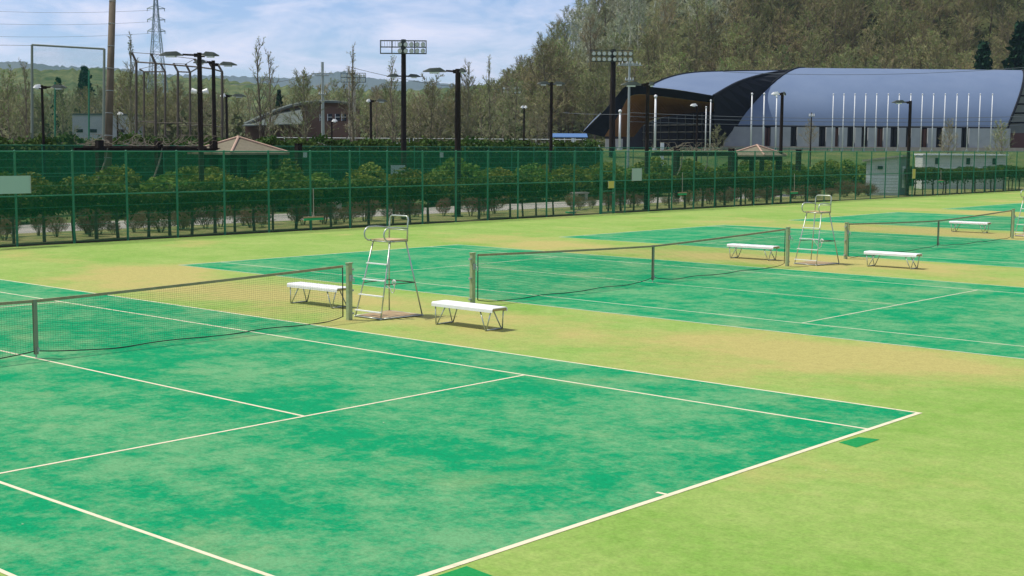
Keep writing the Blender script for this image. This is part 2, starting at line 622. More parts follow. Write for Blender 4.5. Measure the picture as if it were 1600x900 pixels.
def net_bot(y, sd):
    a = abs(y)
    z = .018 + .10 * math.exp(-a / .55)
    if a > 5.75:
        z += .06 * ((a - 5.75) / .5) ** 2
    return z + .012 * math.sin(a * 3.1 + sd)


def make_net(i, label, sd):
    y0 = i * PITCH
    root = empty('tennis_net', (0, y0, 0))
    tag(root, label, 'tennis net', 'nets across the courts')
    for s in (-1, 1):
        b = MB()
        b.box((0, s * 6.4, .54), (.075, .095, 1.08))
        b.box((0, s * 6.4, 1.085), (.097, .117, .02))
        po = b.obj('post', M['netpost'], root)
        b = MB()
        for zz, w in ((.96, .05), (.56, .045), (.12, .05)):
            b.box((0.0, s * (6.4 + .0525 + w / 2), zz), (.05, w, .035))
        b.box((.057, s * 6.4, .80), (.03, .07, .12))
        b.tube([(.085, s * 6.4, .80), (.14, s * 6.4, .80), (.14, s * 6.4, .72)], .01, 6)
        b.obj('winch', M['galv'], po)
    ys = [-6.24 + 12.48 * k / 80 for k in range(81)]
    b = MB()
    n = len(ys)
    vs_ = []
    for y in ys:
        zt = net_top(y)
        for dx_, dz_ in ((-.012, 0), (.012, 0), (.012, -.045), (-.012, -.045)):
            vs_.append((dx_, y, zt + dz_))
    fs_ = []
    for k in range(n - 1):
        for q in range(4):
            fs_.append((k * 4 + q, k * 4 + (q + 1) % 4, (k + 1) * 4 + (q + 1) % 4, (k + 1) * 4 + q))
    b.add(vs_, fs_)
    b.obj('headband', M['tape'], root)
    b = MB()
    for s in (-1, 1):
        b.tube([(0, s * 6.24, net_top(6.24) - .02), (0, s * 6.34, 1.045)], .006, 5)
    b.obj('cable', M['galv'], root)
    # twine: one thin closed strip for each cord of the mesh
    V = []
    w = .0013

    def strip(p, q, ax):
        p, q = np.array(p), np.array(q)
        a = np.array(ax) * w
        V.append([p - a, q - a, q + a, p + a])
    cell = .042
    ny = int(12.44 / cell)
    for k in range(ny + 1):
        y = -6.22 + 12.44 * k / ny
        strip((0, y, net_bot(y, sd)), (0, y, net_top(y) - .05), (0, 1, 0))
    for j in range(25):
        f_ = j / 25
        yy = [-6.22 + 12.44 * k / 40 for k in range(41)]
        for k in range(40):
            zz = [net_bot(y, sd) + (net_top(y) - .05 - net_bot(y, sd)) * f_ for y in (yy[k], yy[k + 1])]
            strip((0, yy[k], zz[0]), (0, yy[k + 1], zz[1]), (0, 0, 1))
    tw = link('netting', quads_mesh('netting', np.array(V), M['cord']), root)
    tw['kind'] = 'stuff'
    # black hem along the foot, lying in slack waves, and the cord up each end
    b = MB()
    pts = []
    for k in range(121):
        y = -6.24 + 12.48 * k / 120
        sw = .03 * math.sin(y * 1.9 + sd) * math.exp(-abs(y) / 3) + .012 * math.sin(y * 5.3 + sd)
        pts.append((sw * min(1, abs(y) * 2), y, net_bot(y, sd)))
    b.tube(pts, .009, 6)
    for s in (-1, 1):
        b.tube([(0, s * 6.24, net_bot(6.24, sd)), (0, s * 6.24, net_top(6.24) - .02)], .011, 6)
    b.obj('hem_rope', M['hem'], root, True)
    b = MB()
    for sx in (-.018, .018):
        b.box((sx, 0, .49), (.006, .062, .85))
    b.box((0, 0, .912), (.044, .062, .012))
    st = b.obj('centre_strap', M['strap'], root)
    b = MB()
    b.box((.03, .02, .14), (.03, .035, .06))
    b.tube([(0, 0, .075), (0, 0, .012)], .012, 6)
    b.obj('buckle', M['galv'], st)
    return root


make_net(0, 'tennis net cut by the left edge of the picture, nearest of the three', .3)
make_net(1, 'middle tennis net, between the two umpire chairs that stand whole in view', 1.7)
make_net(2, 'farthest tennis net, running towards the umpire chair at the right edge', 3.9)

# ------------------------------------------------------------------ umpire chairs
def arc(c, r, a0, a1, n, ax):
    out = []
    for k in range(n + 1):
        a = a0 + (a1 - a0) * k / n
        out.append(Vector(c) + ax[0] * (r * math.cos(a)) + ax[1] * (r * math.sin(a)))
    return out


def make_chair():
    root = empty('umpire_chair')
    r = .014
    fb, ft = (.36, -.5, .02), (.235, -.13, 1.47)
    bb, bt = (.47, .5, .02), (.235, .28, 1.47)

    def lerp(a, b_, z):
        k = (z - a[2]) / (b_[2] - a[2])
        return Vector((a[0] + (b_[0] - a[0]) * k, a[1] + (b_[1] - a[1]) * k, z))
    for s in (-1, 1):
        for a, b_ in ((fb, ft), (bb, bt)):
            q = MB()
            q.tube([(s * a[0], a[1], .0), (s * b_[0], b_[1], b_[2])], r, 8)
            q.tube([(s * a[0], a[1], 0), (s * a[0], a[1], .03)], r * 1.5, 8)
            q.obj('leg', M['alu'], root, True)
    for z in (.14, .44, .73, 1.04):
        p = lerp(fb, ft, z)
        q = MB()
        q.box((0, p.y - .02, z), (p.x * 2 + .02, .06, .018))
        q.obj('step', M['step'], root)
    q = MB()
    z = .66
    p = lerp(bb, bt, z)
    q.tube([(-p.x, p.y, z), (p.x, p.y, z)], .011, 6)
    for s in (-1, 1):
        f_ = lerp(fb, ft, z)
        q.tube([(s * f_.x, f_.y, z), (s * p.x, p.y, z)], .009, 6)
    q.obj('brace', M['backstop'], root, True)
    q = MB()
    q.box((0, .075, 1.487), (.52, .47, .028))
    sq = q.obj('seat', M['wood'], root)
    q = MB()
    for s in (-1, 1):
        q.tube([(s * .25, -.16, 1.463), (s * .25, .30, 1.463)], .0145, 8)
    for y in (-.15, .29):
        q.tube([(-.25, y, 1.463), (.25, y, 1.463)], .0145, 8)
    q.obj('seat_frame', M['alu'], sq, True)
    ez, ex, ey = Vector((0, 0, 1)), Vector((1, 0, 0)), Vector((0, 1, 0))
    q = MB()
    pts = [Vector((-.255, .30, 1.45)), Vector((-.255, .315, 1.80))]
    pts += arc((-.185, .33, 1.87), .07, math.pi, math.pi / 2, 5, (ex, ez))
    pts += arc((.185, .33, 1.87), .07, math.pi / 2, 0, 5, (ex, ez))
    pts += [Vector((.255, .315, 1.80)), Vector((.255, .30, 1.45))]
    q.tube(pts, .0155, 8)
    q.tube([(-.255, .32, 1.67), (.255, .32, 1.67)], .009, 6)
    q.obj('backrest', M['alu'], root, True)
    for s in (-1, 1):
        q = MB()
        x = s * .275
        pts = [Vector((x, -.06, 1.465)), Vector((x, -.18, 1.475))]
        pts += arc((x, -.20, 1.605), .13, -math.pi * .42, -math.pi * 1.45, 10, (ey, ez))
        pts += [Vector((x, -.02, 1.735)), Vector((s * .255, .32, 1.70))]
        q.tube(pts, .0155, 8)
        q.obj('armrest', M['alu'], root, True)
    q = MB()
    for a, b_ in (((-.36, -.5), (.36, -.5)), ((.36, -.5), (.47, .5)), ((.47, .5), (-.47, .5)), ((-.47, .5), (-.36, -.5))):
        q.tube([(*a, .022), (*b_, .022)], .014, 6)
    q.obj('base_frame', M['alu'], root, True)
    q = MB()
    q.add([(-.345, -.48, .018), (.345, -.48, .018), (.45, .48, .018), (-.45, .48, .018), (-.345, -.48, .034), (.345, -.48, .034), (.45, .48, .034), (-.45, .48, .034)],
          [(3, 2, 1, 0), (4, 5, 6, 7), (0, 1, 5, 4), (1, 2, 6, 5), (2, 3, 7, 6), (3, 0, 4, 7)])
    q.obj('base_board', M['board'], root)
    # white cord looped from the step to the far leg
    q = MB()
    pts = []
    for k in range(17):
        u = k / 16
        pts.append((.22 - .30 * u, -.02 + .12 * math.sin(u * 3), .70 - .24 * math.sin(math.pi * u) + .02 * math.sin(u * 19)))
    q.tube(pts, .009, 6)
    q.tube(arc((.20, .0, .67), .05, 0, 6.0, 12, (ex, ez)), .011, 6)
    q.obj('cord', M['step'], root, True)
    return root


ch = make_chair()
ch.location = (.10, 7.28, 0)
tag(ch, 'umpire chair between the nearest tennis net and the bench on its right', 'umpire chair', 'umpire chairs between the courts')
c = copy_tree(ch)
c.location = (.22, 23.78, 0)
c.rotation_euler.z = R(-4)
tag(c, 'umpire chair at the far end of the middle tennis net', 'umpire chair', 'umpire chairs between the courts')
c = copy_tree(ch)
c.location = (-.02, 40.55, 0)
c.rotation_euler.z = R(-2)
tag(c, 'umpire chair cut off by the right edge of the picture', 'umpire chair', 'umpire chairs between the courts')

# ------------------------------------------------------------------ benches
def make_bench():
    root = empty('bench')
    prof = []
    for k in range(7):                       # rolled front lip
        a = math.pi * (1.0 - .5 * k / 6)
        prof.append((-.205 + .035 + .035 * math.cos(a), .385 + .035 * math.sin(a)))
    for k in range(7):
        a = math.pi * (.5 - .5 * k / 6)
        prof.append((.205 - .035 + .035 * math.cos(a), .385 + .035 * math.sin(a)))
    outer = [(-.205, .338)] + prof + [(.205, .338)]
    inner = [(y * .955, z - .016) for y, z in prof][::-1]
    inner = [(.196, .338)] + inner + [(-.196, .338)]
    loop = outer + inner
    b = MB()
    n = len(loop)
    hx = .765
    vs_ = [(-hx, y, z) for y, z in loop] + [(hx, y, z) for y, z in loop]
    fs_ = [(i, (i + 1) % n, (i + 1) % n + n, i + n) for i in range(n)]
    m2 = len(outer)
    for off, fl in ((0, 0), (n, 1)):
        for i in range(m2 - 1):
            q = (off + i, off + i + 1, off + n - 2 - i, off + n - 1 - i)
            fs_.append(q if fl else q[::-1])
    b.add(vs_, fs_)
    b.obj('seat', M['bench'], root, False)
    b = MB()
    for s in (-1, 1):
        b.box((s * .745, 0, .382), (.02, .36, .04))
    for y in (-.15, .15):
        b.box((0, y, .372), (1.46, .03, .03))
    b.obj('seat_frame', M['benchend'], root)
    for sx in (-1, 1):
        for sy in (-1, 1):
            b = MB()
            y = sy * .165
            yf = sy * .215
            b.tube([(sx * .70, y, .365), (sx * .635, yf, .012), (sx * .61, yf, .012), (sx * .43, y, .365)], .0125, 7)
            b.obj('leg', M['alu'], root, True)
        b = MB()
        b.tube([(sx * .622, -.215, .014), (sx * .622, .215, .014)], .013, 7)
        b.obj('foot_bar', M['alu'], root, True)
    return root


bn = make_bench()
G = 'white benches beside the nets'
spots = [(2.27, 7.30, 0, 'white bench right of the nearest umpire chair, nearest bench of all'),
         (-2.21, 7.52, 1.5, 'white bench seen through the mesh of the nearest tennis net'),
         (-1.92, 23.92, 3, 'white bench seen through the right half of the middle tennis net'),
         (2.28, 24.38, 2, 'white bench in front of the left part of the farthest tennis net'),
         (-2.55, 41.0, 2, 'white bench seen through the mesh of the farthest tennis net')]
for i, (x, y, a, lab) in enumerate(spots):
    o = bn if i == 0 else copy_tree(bn)
    o.location = (x, y, 0)
    o.rotation_euler.z = R(a)
    tag(o, lab, 'bench', G)

# ------------------------------------------------------------------ chain-link fences
def link_panel(w, h, z0, pitch_, wire):
    """one bay of diamond mesh in the y-z plane"""
    V = []
    n = int((w + h) / pitch_) + 1
    for k in range(n):
        for sgn in (1, -1):
            # line  z = z0 + sgn*(y - c)
            c0 = k * pitch_ if sgn < 0 else k * pitch_ - h
            if sgn > 0:
                ya, yb = max(0, c0), min(w, c0 + h)
                p, q = (ya, ya - c0), (yb, yb - c0)
            else:
                ya, yb = max(0, c0 - h), min(w, c0)
                p, q = (ya, c0 - ya), (yb, c0 - yb)
            if yb - ya < 1e-4:
                continue
            d = np.array([sgn * -.7071, .7071]) * wire / 2
            P_ = [np.array(p) - d, np.array(q) - d, np.array(q) + d, np.array(p) + d]
            V.append([(0.0, a[0], z0 + a[1]) for a in P_])
    return np.array(V)


def fence(name, label, X, y0, y1, step, H, zmid, pitch_, wire, pr, hz=()):
    root = tag(empty(name, (X, y0, 0)), label, 'fence')
    n = int(round((y1 - y0) / step))
    pm = MB()
    pm.tube([(0, 0, -.05), (0, 0, H + .03)], pr, 8)
    pm.tube([(0, 0, H + .03), (0, 0, H + .05)], [pr, pr * .4], 8)
    pm = pm.mesh('fence_post', M['fence'])
    mm = quads_mesh('mesh_panel', link_panel(step, H - .05, .04, pitch_, wire), M['wire'])
    for k in range(n + 1):
        link('post', pm, root, (0, k * step, 0))
        if k < n:
            o = link('mesh_panel', mm, root, (.012, k * step, 0))
            o['kind'] = 'stuff'
    LL = n * step
    for z, rr in ((H, pr * .62), (zmid, pr * .62)) + tuple(hz):
        q = MB()
        q.tube([(0, 0, z), (0, LL, z)], rr, 6)
        q.obj('rail', M['fence'], root)
    return root


FX = -20.9
fence('court_fence', 'tall green chain-link fence along the far edge of the courts', FX, .9, 108.9, 2.0, 3.0, 1.58, .050, .0052, .038,
      tuple((z, .0055) for z in (.3, .6, .9, 1.2, 1.9, 2.2, 2.5, 2.75)))
fence('back_fence', 'green chain-link fence standing in front of the tall dark hedge', -47.2, 14, 124, 2.5, 3.1, 1.6, .07, .006, .035)
# gate in the front fence
gy0 = 40.9
gt = tag(empty('fence_gate', (FX + .06, gy0, 0)), 'narrow green gate in the chain-link fence, with a yellow sign on it', 'gate')
q = MB()
for y in (0.0, 1.0):
    q.box((0, y, 1.5), (.11, .11, 3.0))
q.obj('gate_post', M['fence'], gt)
q = MB()
for z in (.08, 1.1, 2.05):
    q.box((.02, .5, z), (.04, .9, .045))
q.obj('gate_frame', M['fence'], gt)
q = MB()
q.tube([(.05, .88, 1.0), (.10, .88, 1.0), (.10, .80, 1.0)], .012, 6)
q.obj('gate_handle', M['galv'], gt)


def sign(name, px, y0_, y1_, wpx, m_, label, X=FX + .05):
    p = atx(px, X, 1.6)
    t = (p - CAM).dot(FW)
    z1, z0_ = zat(px, y0_, t), zat(px, y1_, t)
    w = wpx / FPX * t / .66
    root = tag(empty(name, (p.x, p.y, z0_)), label, 'sign')
    q = MB()
    q.box((0, 0, (z1 - z0_) / 2), (.015, w, z1 - z0_))
    q.obj('board', m_, root)
    q = MB()
    for zz in (.03, z1 - z0_ - .03):
        q.box((-.02, 0, zz), (.02, w * .98, .03))
    for s in (-1, 1):
        q.box((.012, s * (w / 2 - .012), (z1 - z0_) / 2), (.012, .02, z1 - z0_ - .06))
    q.obj('bracket', M['galv'], root)


sign('notice_board', 2, 275, 303, 66, M['sign'], 'large pale notice board on the fence at the left edge')
sign('notice_board', 995, 263, 282.5, 17, M['signgrey'], 'grey square notice board on the fence beside the gate')
sign('gate_sign', 955, 283, 294, 10, M['yellow'], 'small yellow sign on the gate in the fence', FX + .11)
sign('gate_sign', 1428, 264, 279, 7, M['yellow'], 'small yellow sign on the far fence right of the shed')
sign('number_plate', 477, 238, 246, 5, M['signgrey'], 'small pale plate on the back fence near the tiled shelter', -47.12)
sign('number_plate', 690, 238, 246, 5, M['signgrey'], 'small pale plate on the back fence behind the brown lamp post', -47.12)
sign('equipment_box', 622, 258, 272, 20, M['signgrey'], 'grey panel standing among the shrubs behind the fence', -36)


def court_brush(px, z, tall, w, label, flat=False):
    p = atx(px, FX + .12, z)
    root = tag(empty('court_brush', (p.x, p.y, z)), label, 'brush', 'green court brushes by the fence')
    q = MB()
    q.box((0, 0, .06), (.07, w, .05))
    h = q.obj('brush_head', M['board'], root)
    q = MB()
    for k in range(14):
        y = -w / 2 + w * (k + .5) / 14
        q.box((0, y, -.01), (.06, w / 14 * .9, .10), taper=.8)
    q.obj('bristles', M['brush'], h)
    q = MB()
    q.tube([(0, 0, .08), (-.03, .02, tall)], .017, 6)
    q.obj('handle', M['concrete'], root)
    if flat:
        root.rotation_euler = (0, R(80), R(70))
        root.location = (p.x - 1.2, p.y - .4, .06)


court_brush(490, .44, 1.15, .95, 'green brush hung on the fence left of the nearest umpire chair')
court_brush(1066, .82, 1.1, .75, 'green brush hung on the fence right of the grey notice board')
court_brush(1241, .62, 1.1, .75, 'green brush hung on the fence above the second umpire chair')
court_brush(1470, .95, .8, .75, 'green brush hung on the far fence right of the yellow sign')
court_brush(930, .06, 1.2, .8, 'green brush lying on the ground just outside the gate', True)

# ------------------------------------------------------------------ planting
def lump_core(rx, ry, rz_, cz, rg, n=10, m_=6, amp=.12):
    b = MB()
    vs_, fs_ = [], []
    for i in range(m_ + 1):
        th = math.pi * i / m_
        for j in range(n):
            ph = 2 * math.pi * j / n
            k = 1 + amp * rg.normal()
            vs_.append((rx * k * math.sin(th) * math.cos(ph), ry * k * math.sin(th) * math.sin(ph), cz + rz_ * k * math.cos(th)))
    for i in range(m_):
        for j in range(n):
            j2 = (j + 1) % n
            fs_.append((i * n + j, (i + 1) * n + j, (i + 1) * n + j2, i * n + j2))
    return b.add(vs_, fs_)


def shell_points(n, rx, ry, rz_, cz, rg, inner=.62, box=2.0, lumps=7, amp=.22):
    """points through the outer part of a lumpy, slightly boxy body"""
    d = rg.normal(size=(n, 3))
    d /= (np.abs(d) ** box).sum(1, keepdims=True) ** (1 / box)
    k = rg.uniform(inner ** 3, 1, n) ** (1 / 3)
    ld = rg.normal(size=(lumps, 3))
    ld /= np.linalg.norm(ld, axis=1, keepdims=True)
    dn = d / np.linalg.norm(d, axis=1, keepdims=True)
    b = 1 + amp * (np.max(dn @ ld.T, axis=1) - .75) / .25 * .6
    p = d * (k * b)[:, None] * np.array([rx, ry, rz_])
    p[:, 2] += cz
    return p


def hedge_tree(seed):
    rg = np.random.default_rng(seed)
    root = empty('hedge_tree')
    b = MB()
    r = rg.uniform(.035, .055)
    b.tube([(0, 0, -.1), (rg.normal() * .02, rg.normal() * .02, .6), (rg.normal() * .04, rg.normal() * .04, 1.3)], [r * 1.25, r, r * .8], 7)
    for k in range(5):
        a = rg.uniform(0, 6.28)
        z = rg.uniform(.55, 1.15)
        b.tube([(0, 0, z), (.35 * math.cos(a), .5 * math.sin(a), z + .35)], [.016, .007], 4)
    for k in range(4):
        a = rg.uniform(0, 6.28)
        z = rg.uniform(.2, .9)
        b.tube([(0, 0, z), (.12 * math.cos(a), .12 * math.sin(a), z + .02)], [.014, .01], 4)
    b.obj('trunk', M['bark'], root)
    P_ = shell_points(1500, .58, .95, .40, 1.42, rg, .5, 4.5, 7, .12)
    low = rg.random(len(P_)) < .08
    P_[low, 2] -= rg.uniform(.1, .45, low.sum())
    me = quads_mesh('hedge_crown', leaf_faces(P_, .085, rg), M['hedge'])
    cr = link('crown', me, root)
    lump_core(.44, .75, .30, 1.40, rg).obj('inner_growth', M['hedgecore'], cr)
    return root


protos = [hedge_tree(100 + k) for k in range(6)]
HG = 'clipped trees in the row behind the court fence'
used = set()
y = 8.2
k = 0
while y < 101:
    if not (39.2 < y < 42.6) and not (31.4 < y < 33.0) and not (64.8 < y < 77.6):
        i = k % 6 if k < 6 else rnd.randrange(6)
        o = protos[i] if i not in used else copy_tree(protos[i])
        used.add(i)
        o.location = (-22.15 + rnd.uniform(-.18, .18), y, -.02)
        s = rnd.uniform(.92, 1.08)
        o.scale = (s, s * rnd.uniform(.95, 1.15), s * rnd.uniform(.96, 1.05))
        o.rotation_euler.z = math.pi * rnd.randrange(2) + rnd.uniform(-.15, .15)
        tag(o, 'clipped hedge tree on a bare trunk behind the fence, ' + ('left of the nearest umpire chair' if y < 28 else 'between nearest umpire chair and gate' if y < 41 else 'between gate and block shed' if y < 73 else 'right of the block shed'), 'tree', HG)
        k += 1
    y += rnd.uniform(.85, 1.2) if y < 60 else rnd.uniform(1.0, 1.5)


def dry_shrub(seed):
    rg = np.random.default_rng(seed)
    root = empty('dry_shrub')
    b = MB()
    for k in range(9):
        a = rg.uniform(0, 6.28)
        b.tube([(.06 * math.cos(a), .06 * math.sin(a), -.02), (.16 * math.cos(a), .16 * math.sin(a), .32), (.34 * math.cos(a), .34 * math.sin(a), .58)], [.013, .009, .004], 4)
    b.obj('stems', M['bark'], root)
    n = 800
    P_ = shell_points(n, .48, .55, .36, .55, rg, .25, 2.2)
    d = np.stack([P_[:, 0] * .5, P_[:, 1] * .5, np.full(n, .25)], 1) + rg.normal(size=(n, 3)) * .14
    d /= np.linalg.norm(d, axis=1, keepdims=True)
    Ln = rg.uniform(.12, .3, (n, 1))
    side = np.cross(d, rg.normal(size=(n, 3)))
    side /= np.linalg.norm(side, axis=1, keepdims=True)
    V = np.stack([P_ - d * Ln / 2 - side * .005, P_ - d * Ln / 2 + side * .005, P_ + d * Ln / 2 + side * .003, P_ + d * Ln / 2 - side * .003], 1)
    lf = leaf_faces(P_[rg.random(n) < .35], .04, rg)
    V2 = np.concatenate([V, lf])
    link('twigs', quads_mesh('dry_twigs', V2, M['dry']), root)
    return root


protos = [dry_shrub(200 + k) for k in range(4)]
used = set()
for k in range(112):
    y = 9.5 + k * .60 + rnd.uniform(-.35, .35)
    if 39.4 < y < 42.4 or (rnd.random() < .18 and k > 3):
        continue
    i = k % 4 if k < 4 else rnd.randrange(4)
    o = protos[i] if i not in used else copy_tree(protos[i])
    used.add(i)
    o.location = (-24.4 + rnd.uniform(-.9, .9), y, -.02)
    s = rnd.uniform(.55, 1.15)
    o.scale = (s, s * rnd.uniform(.8, 1.3), s * rnd.uniform(.75, 1.25))
    o.rotation_euler.z = rnd.uniform(0, 6.28)
    tag(o, 'low brown leafless shrub between the clipped hedge trees and the path', 'shrub', 'leafless shrubs behind the hedge trees')


def round_shrub(seed):
    rg = np.random.default_rng(seed)
    root = empty('round_shrub')
    b = MB()
    for k in range(6):
        a = rg.uniform(0, 6.28)
        b.tube([(.08 * math.cos(a), .08 * math.sin(a), -.05), (.4 * math.cos(a), .4 * math.sin(a), .8)], [.03, .012], 5)
    b.obj('stems', M['bark'], root)
    P_ = shell_points(1900, 1.15, 1.15, .98, 1.0, rg, .5, 2.0, 12, .6)
    P_[:, :2] *= np.clip(1.25 - .28 * P_[:, 2:3], .5, 1.2)
    cr = link('crown', quads_mesh('shrub_leaves', leaf_faces(P_, .12, rg), M['shrub']), root)
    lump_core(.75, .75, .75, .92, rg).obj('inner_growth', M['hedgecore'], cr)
    return root


protos = [round_shrub(300 + k) for k in range(5)]
used = set()
SG = 'rounded shrubs beyond the path'
for k in range(110):
    y = 10 + (k // 2) * 1.75 + rnd.uniform(-.8, .8)
    X = (-33.2 if k % 2 == 0 else -36.8) + rnd.uniform(-.7, .7)
    i = k % 5 if k < 5 else rnd.randrange(5)
    if rnd.random() < .1 and k > 5:
        continue
    o = protos[i] if i not in used else copy_tree(protos[i])
    used.add(i)
    o.location = (X, y, -.02)
    s = rnd.uniform(.85, 1.2)
    o.scale = (s, s * rnd.uniform(1.1, 1.5), s * rnd.uniform(.72, .98))
    o.rotation_euler.z = rnd.uniform(-.4, .4) + math.pi * rnd.randrange(2)
    tag(o, 'rounded green shrub beyond the path, ' + ('left of the tiled shelter' if y < 30 else 'between tiled shelter and gate' if y < 50 else 'in front of the hall'), 'shrub', SG)


def tall_hedge():
    y0, y1 = 13.0, atx(930, -49.6).y
    root = tag(empty('tall_hedge', (-49.6, y0, 0)), 'tall dark clipped hedge behind the back chain-link fence', 'hedge')
    rg = np.random.default_rng(5)
    LN = y1 - y0
    b = MB()
    n = int(LN / 1.5)
    vs_, fs_ = [], []
    prof = [(.55, 0), (.6, 1.6), (.55, 2.9), (.2, 3.15), (-.3, 3.15), (-.6, 2.8), (-.6, 0)]
    for i in range(n + 1):
        for px_, pz in prof:
            vs_.append((px_ + rg.normal() * .07, LN * i / n, pz + (rg.normal() * .08 if pz else 0)))
    m_ = len(prof)
    for i in range(n):
        for j in range(m_ - 1):
            fs_.append((i * m_ + j, i * m_ + j + 1, (i + 1) * m_ + j + 1, (i + 1) * m_ + j))
    b.add(vs_, fs_)
    b.obj('inner_growth', M['hedgecore'], root)
    k = 26000
    y = rg.uniform(0, LN, k)
    wob = .12 * np.sin(y * 1.3) + .10 * np.sin(y * 3.1 + 1) + .08 * np.sin(y * .41)
    s = rg.random(k)
    x = np.where(s < .68, .62 + rg.normal(size=k) * .14, rg.uniform(-.6, .65, k))
    z = np.where(s < .68, rg.uniform(.2, 3.2, k), 3.18 + np.abs(rg.normal(size=k)) * .16)
    C_ = np.stack([x, y, z + wob], 1)
    link('foliage', quads_mesh('hedge_foliage', leaf_faces(C_, .17, rg), M['darkhedge']), root)


tall_hedge()


# ---- leafless and budding trees
def bare_tree(seed, H, spread, rise, nl=15, nsub=6, ntw=7, tw=.022, budn=.5, bud=.16, base=.25, mats=('bark', 'twig', 'bud')):
    """tapered trunk, limbs, branches, fine twigs and the first small leaves"""
    rg = np.random.default_rng(seed)
    b = MB()
    r0 = H * .0125
    tp = []
    off = np.zeros(2)
    for k in range(8):
        tp.append(Vector((off[0], off[1], H * .97 * k / 7 - (.3 if k == 0 else 0))))
        off = off + rg.normal(size=2) * H * .008
    b.tube(tp, [r0 * (1.25 if k == 0 else 1 - .87 * k / 7) for k in range(8)], 7)

    def on_trunk(f):
        q = f * 7
        i = min(6, int(q))
        return tp[i].lerp(tp[i + 1], q - i)
    T, S = [], []            # twig lists: point, direction
    for k in range(nl):
        f = base + (.97 - base) * (k + rg.uniform(0, .8)) / nl
        p = on_trunk(f)
        az = k * 2.4 + rg.normal() * .4
        ln = H * spread * (1.12 - .85 * (f - base) / (1 - base)) * rg.uniform(.75, 1.15) * (1 if f > base + .1 else .8)
        el = rise + .35 * f + rg.normal() * .12
        d = Vector((math.cos(az) * math.cos(el), math.sin(az) * math.cos(el), math.sin(el)))
        pts = [p]
        for q in range(3):
            d = (d + Vector((rg.normal() * .14, rg.normal() * .14, .16))).normalized()
            pts.append(pts[-1] + d * ln / 3)
        rl = r0 * .42 * (1.1 - f * .6)
        b.tube(pts, [rl, rl * .7, rl * .45, rl * .2], 4, cap=False)
        for s in range(nsub):
            u = .25 + .75 * (s + rg.random()) / nsub
            i = min(2, int(u * 3))
            sp = pts[i].lerp(pts[i + 1], u * 3 - i)
            sdv = (d + Vector((rg.normal(), rg.normal(), rg.normal() * .6 + .3)) * .62).normalized()
            sl_ = ln * rg.uniform(.22, .42)
            e = sp + sdv * sl_
            b.tube([sp, e], [rl * .38, rl * .12], 3, cap=False)
            for w in range(ntw):
                v = rg.uniform(.1, 1.05)
                T.append(sp + sdv * sl_ * v)
                S.append((sdv + Vector((rg.normal(), rg.normal(), rg.normal() + .25)) * .6).normalized() * sl_ * rg.uniform(.35, .8))
    T = np.array([tuple(q) for q in T])
    S = np.array([tuple(q) for q in S])
    side = np.cross(S, rg.normal(size=S.shape))
    side /= np.linalg.norm(side, axis=1, keepdims=True) + 1e-9
    side *= tw / 2
    V = np.stack([T - side, T + side, T + S + side * .5, T + S - side * .5], 1)
    nb = int(len(T) * budn)
    idx = rg.integers(0, len(T), nb)
    C_ = T[idx] + S[idx] * rg.uniform(.3, 1.05, (nb, 1))
    B_ = leaf_faces(C_, bud, rg)
    tm = b.mesh('tree_trunk', M[mats[0]], True)
    cm = quads_mesh('tree_crown', np.concatenate([V, B_]), [M[mats[1]], M[mats[2]]], [0] * len(V) + [1] * nb)
    return tm, cm


def conifer(seed, H, W_):
    rg = np.random.default_rng(seed)
    b = MB()
    b.tube([(0, 0, -.3), (0, 0, H)], [H * .016, .02], 7)
    C_ = []
    for k in range(int(H * 3.0)):
        f = k / (H * 3.0)
        z = H * (.08 + .92 * f)
        r = W_ * (1 - f) ** .85 * rg.uniform(.75, 1.1) + .12
        az0 = rg.uniform(0, 6.28)
        nb = 7
        for j in range(nb):
            az = az0 + 6.28 * j / nb + rg.normal() * .2
            rr = r * rg.uniform(.7, 1.1)
            for q in range(12):
                u = rg.uniform(.1, 1)
                C_.append((rr * u * math.cos(az) + rg.normal() * .12, rr * u * math.sin(az) + rg.normal() * .12, z - .35 * rr * u + rg.normal() * .10))
            b.tube([(0, 0, z), (rr * .9 * math.cos(az), rr * .9 * math.sin(az), z - .3 * rr)], [.025, .008], 3, cap=False)
    return b.mesh('conifer_trunk', M['bark']), quads_mesh('conifer_crown', leaf_faces(np.array(C_), .34, rg, 1.0, 1.9), M['conifer'])


def place_tree(name, meshes, loc, label, cat='tree', group=None, sc=1.0, rz=0.0, sxy=1.0):
    root = empty(name, loc, rz, (sc * sxy, sc * sxy, sc))
    tag(root, label, cat, group)
    link('trunk', meshes[0], root)
    link('crown', meshes[1], root)
    return root


ROUND = [bare_tree(400 + k, 10, .40, .55, 22, 8, 13, .032, .25, .09, .10, ('barkgrey', 'twigbrown', 'bud')) for k in range(5)]
TALL = [bare_tree(430 + k, 12, .20, .85, 28, 6, 8, .026, .10, .08, .14, ('barkgrey', 'twigbrown', 'bud')) for k in range(3)]
WOOD = [bare_tree(450 + k, 12, .42, .60, 24, 7, 12, .040, .42, .11, .14, ('barkgrey', 'twig', 'bud')) for k in range(5)]
PALE = [bare_tree(470 + k, 12, .36, .70, 22, 6, 10, .06, .30, .12, .22, ('barkpale', 'twigpale', 'bud')) for k in range(3)]
CON = [conifer(490, 10, 2.6), conifer(491, 10, 2.2)]

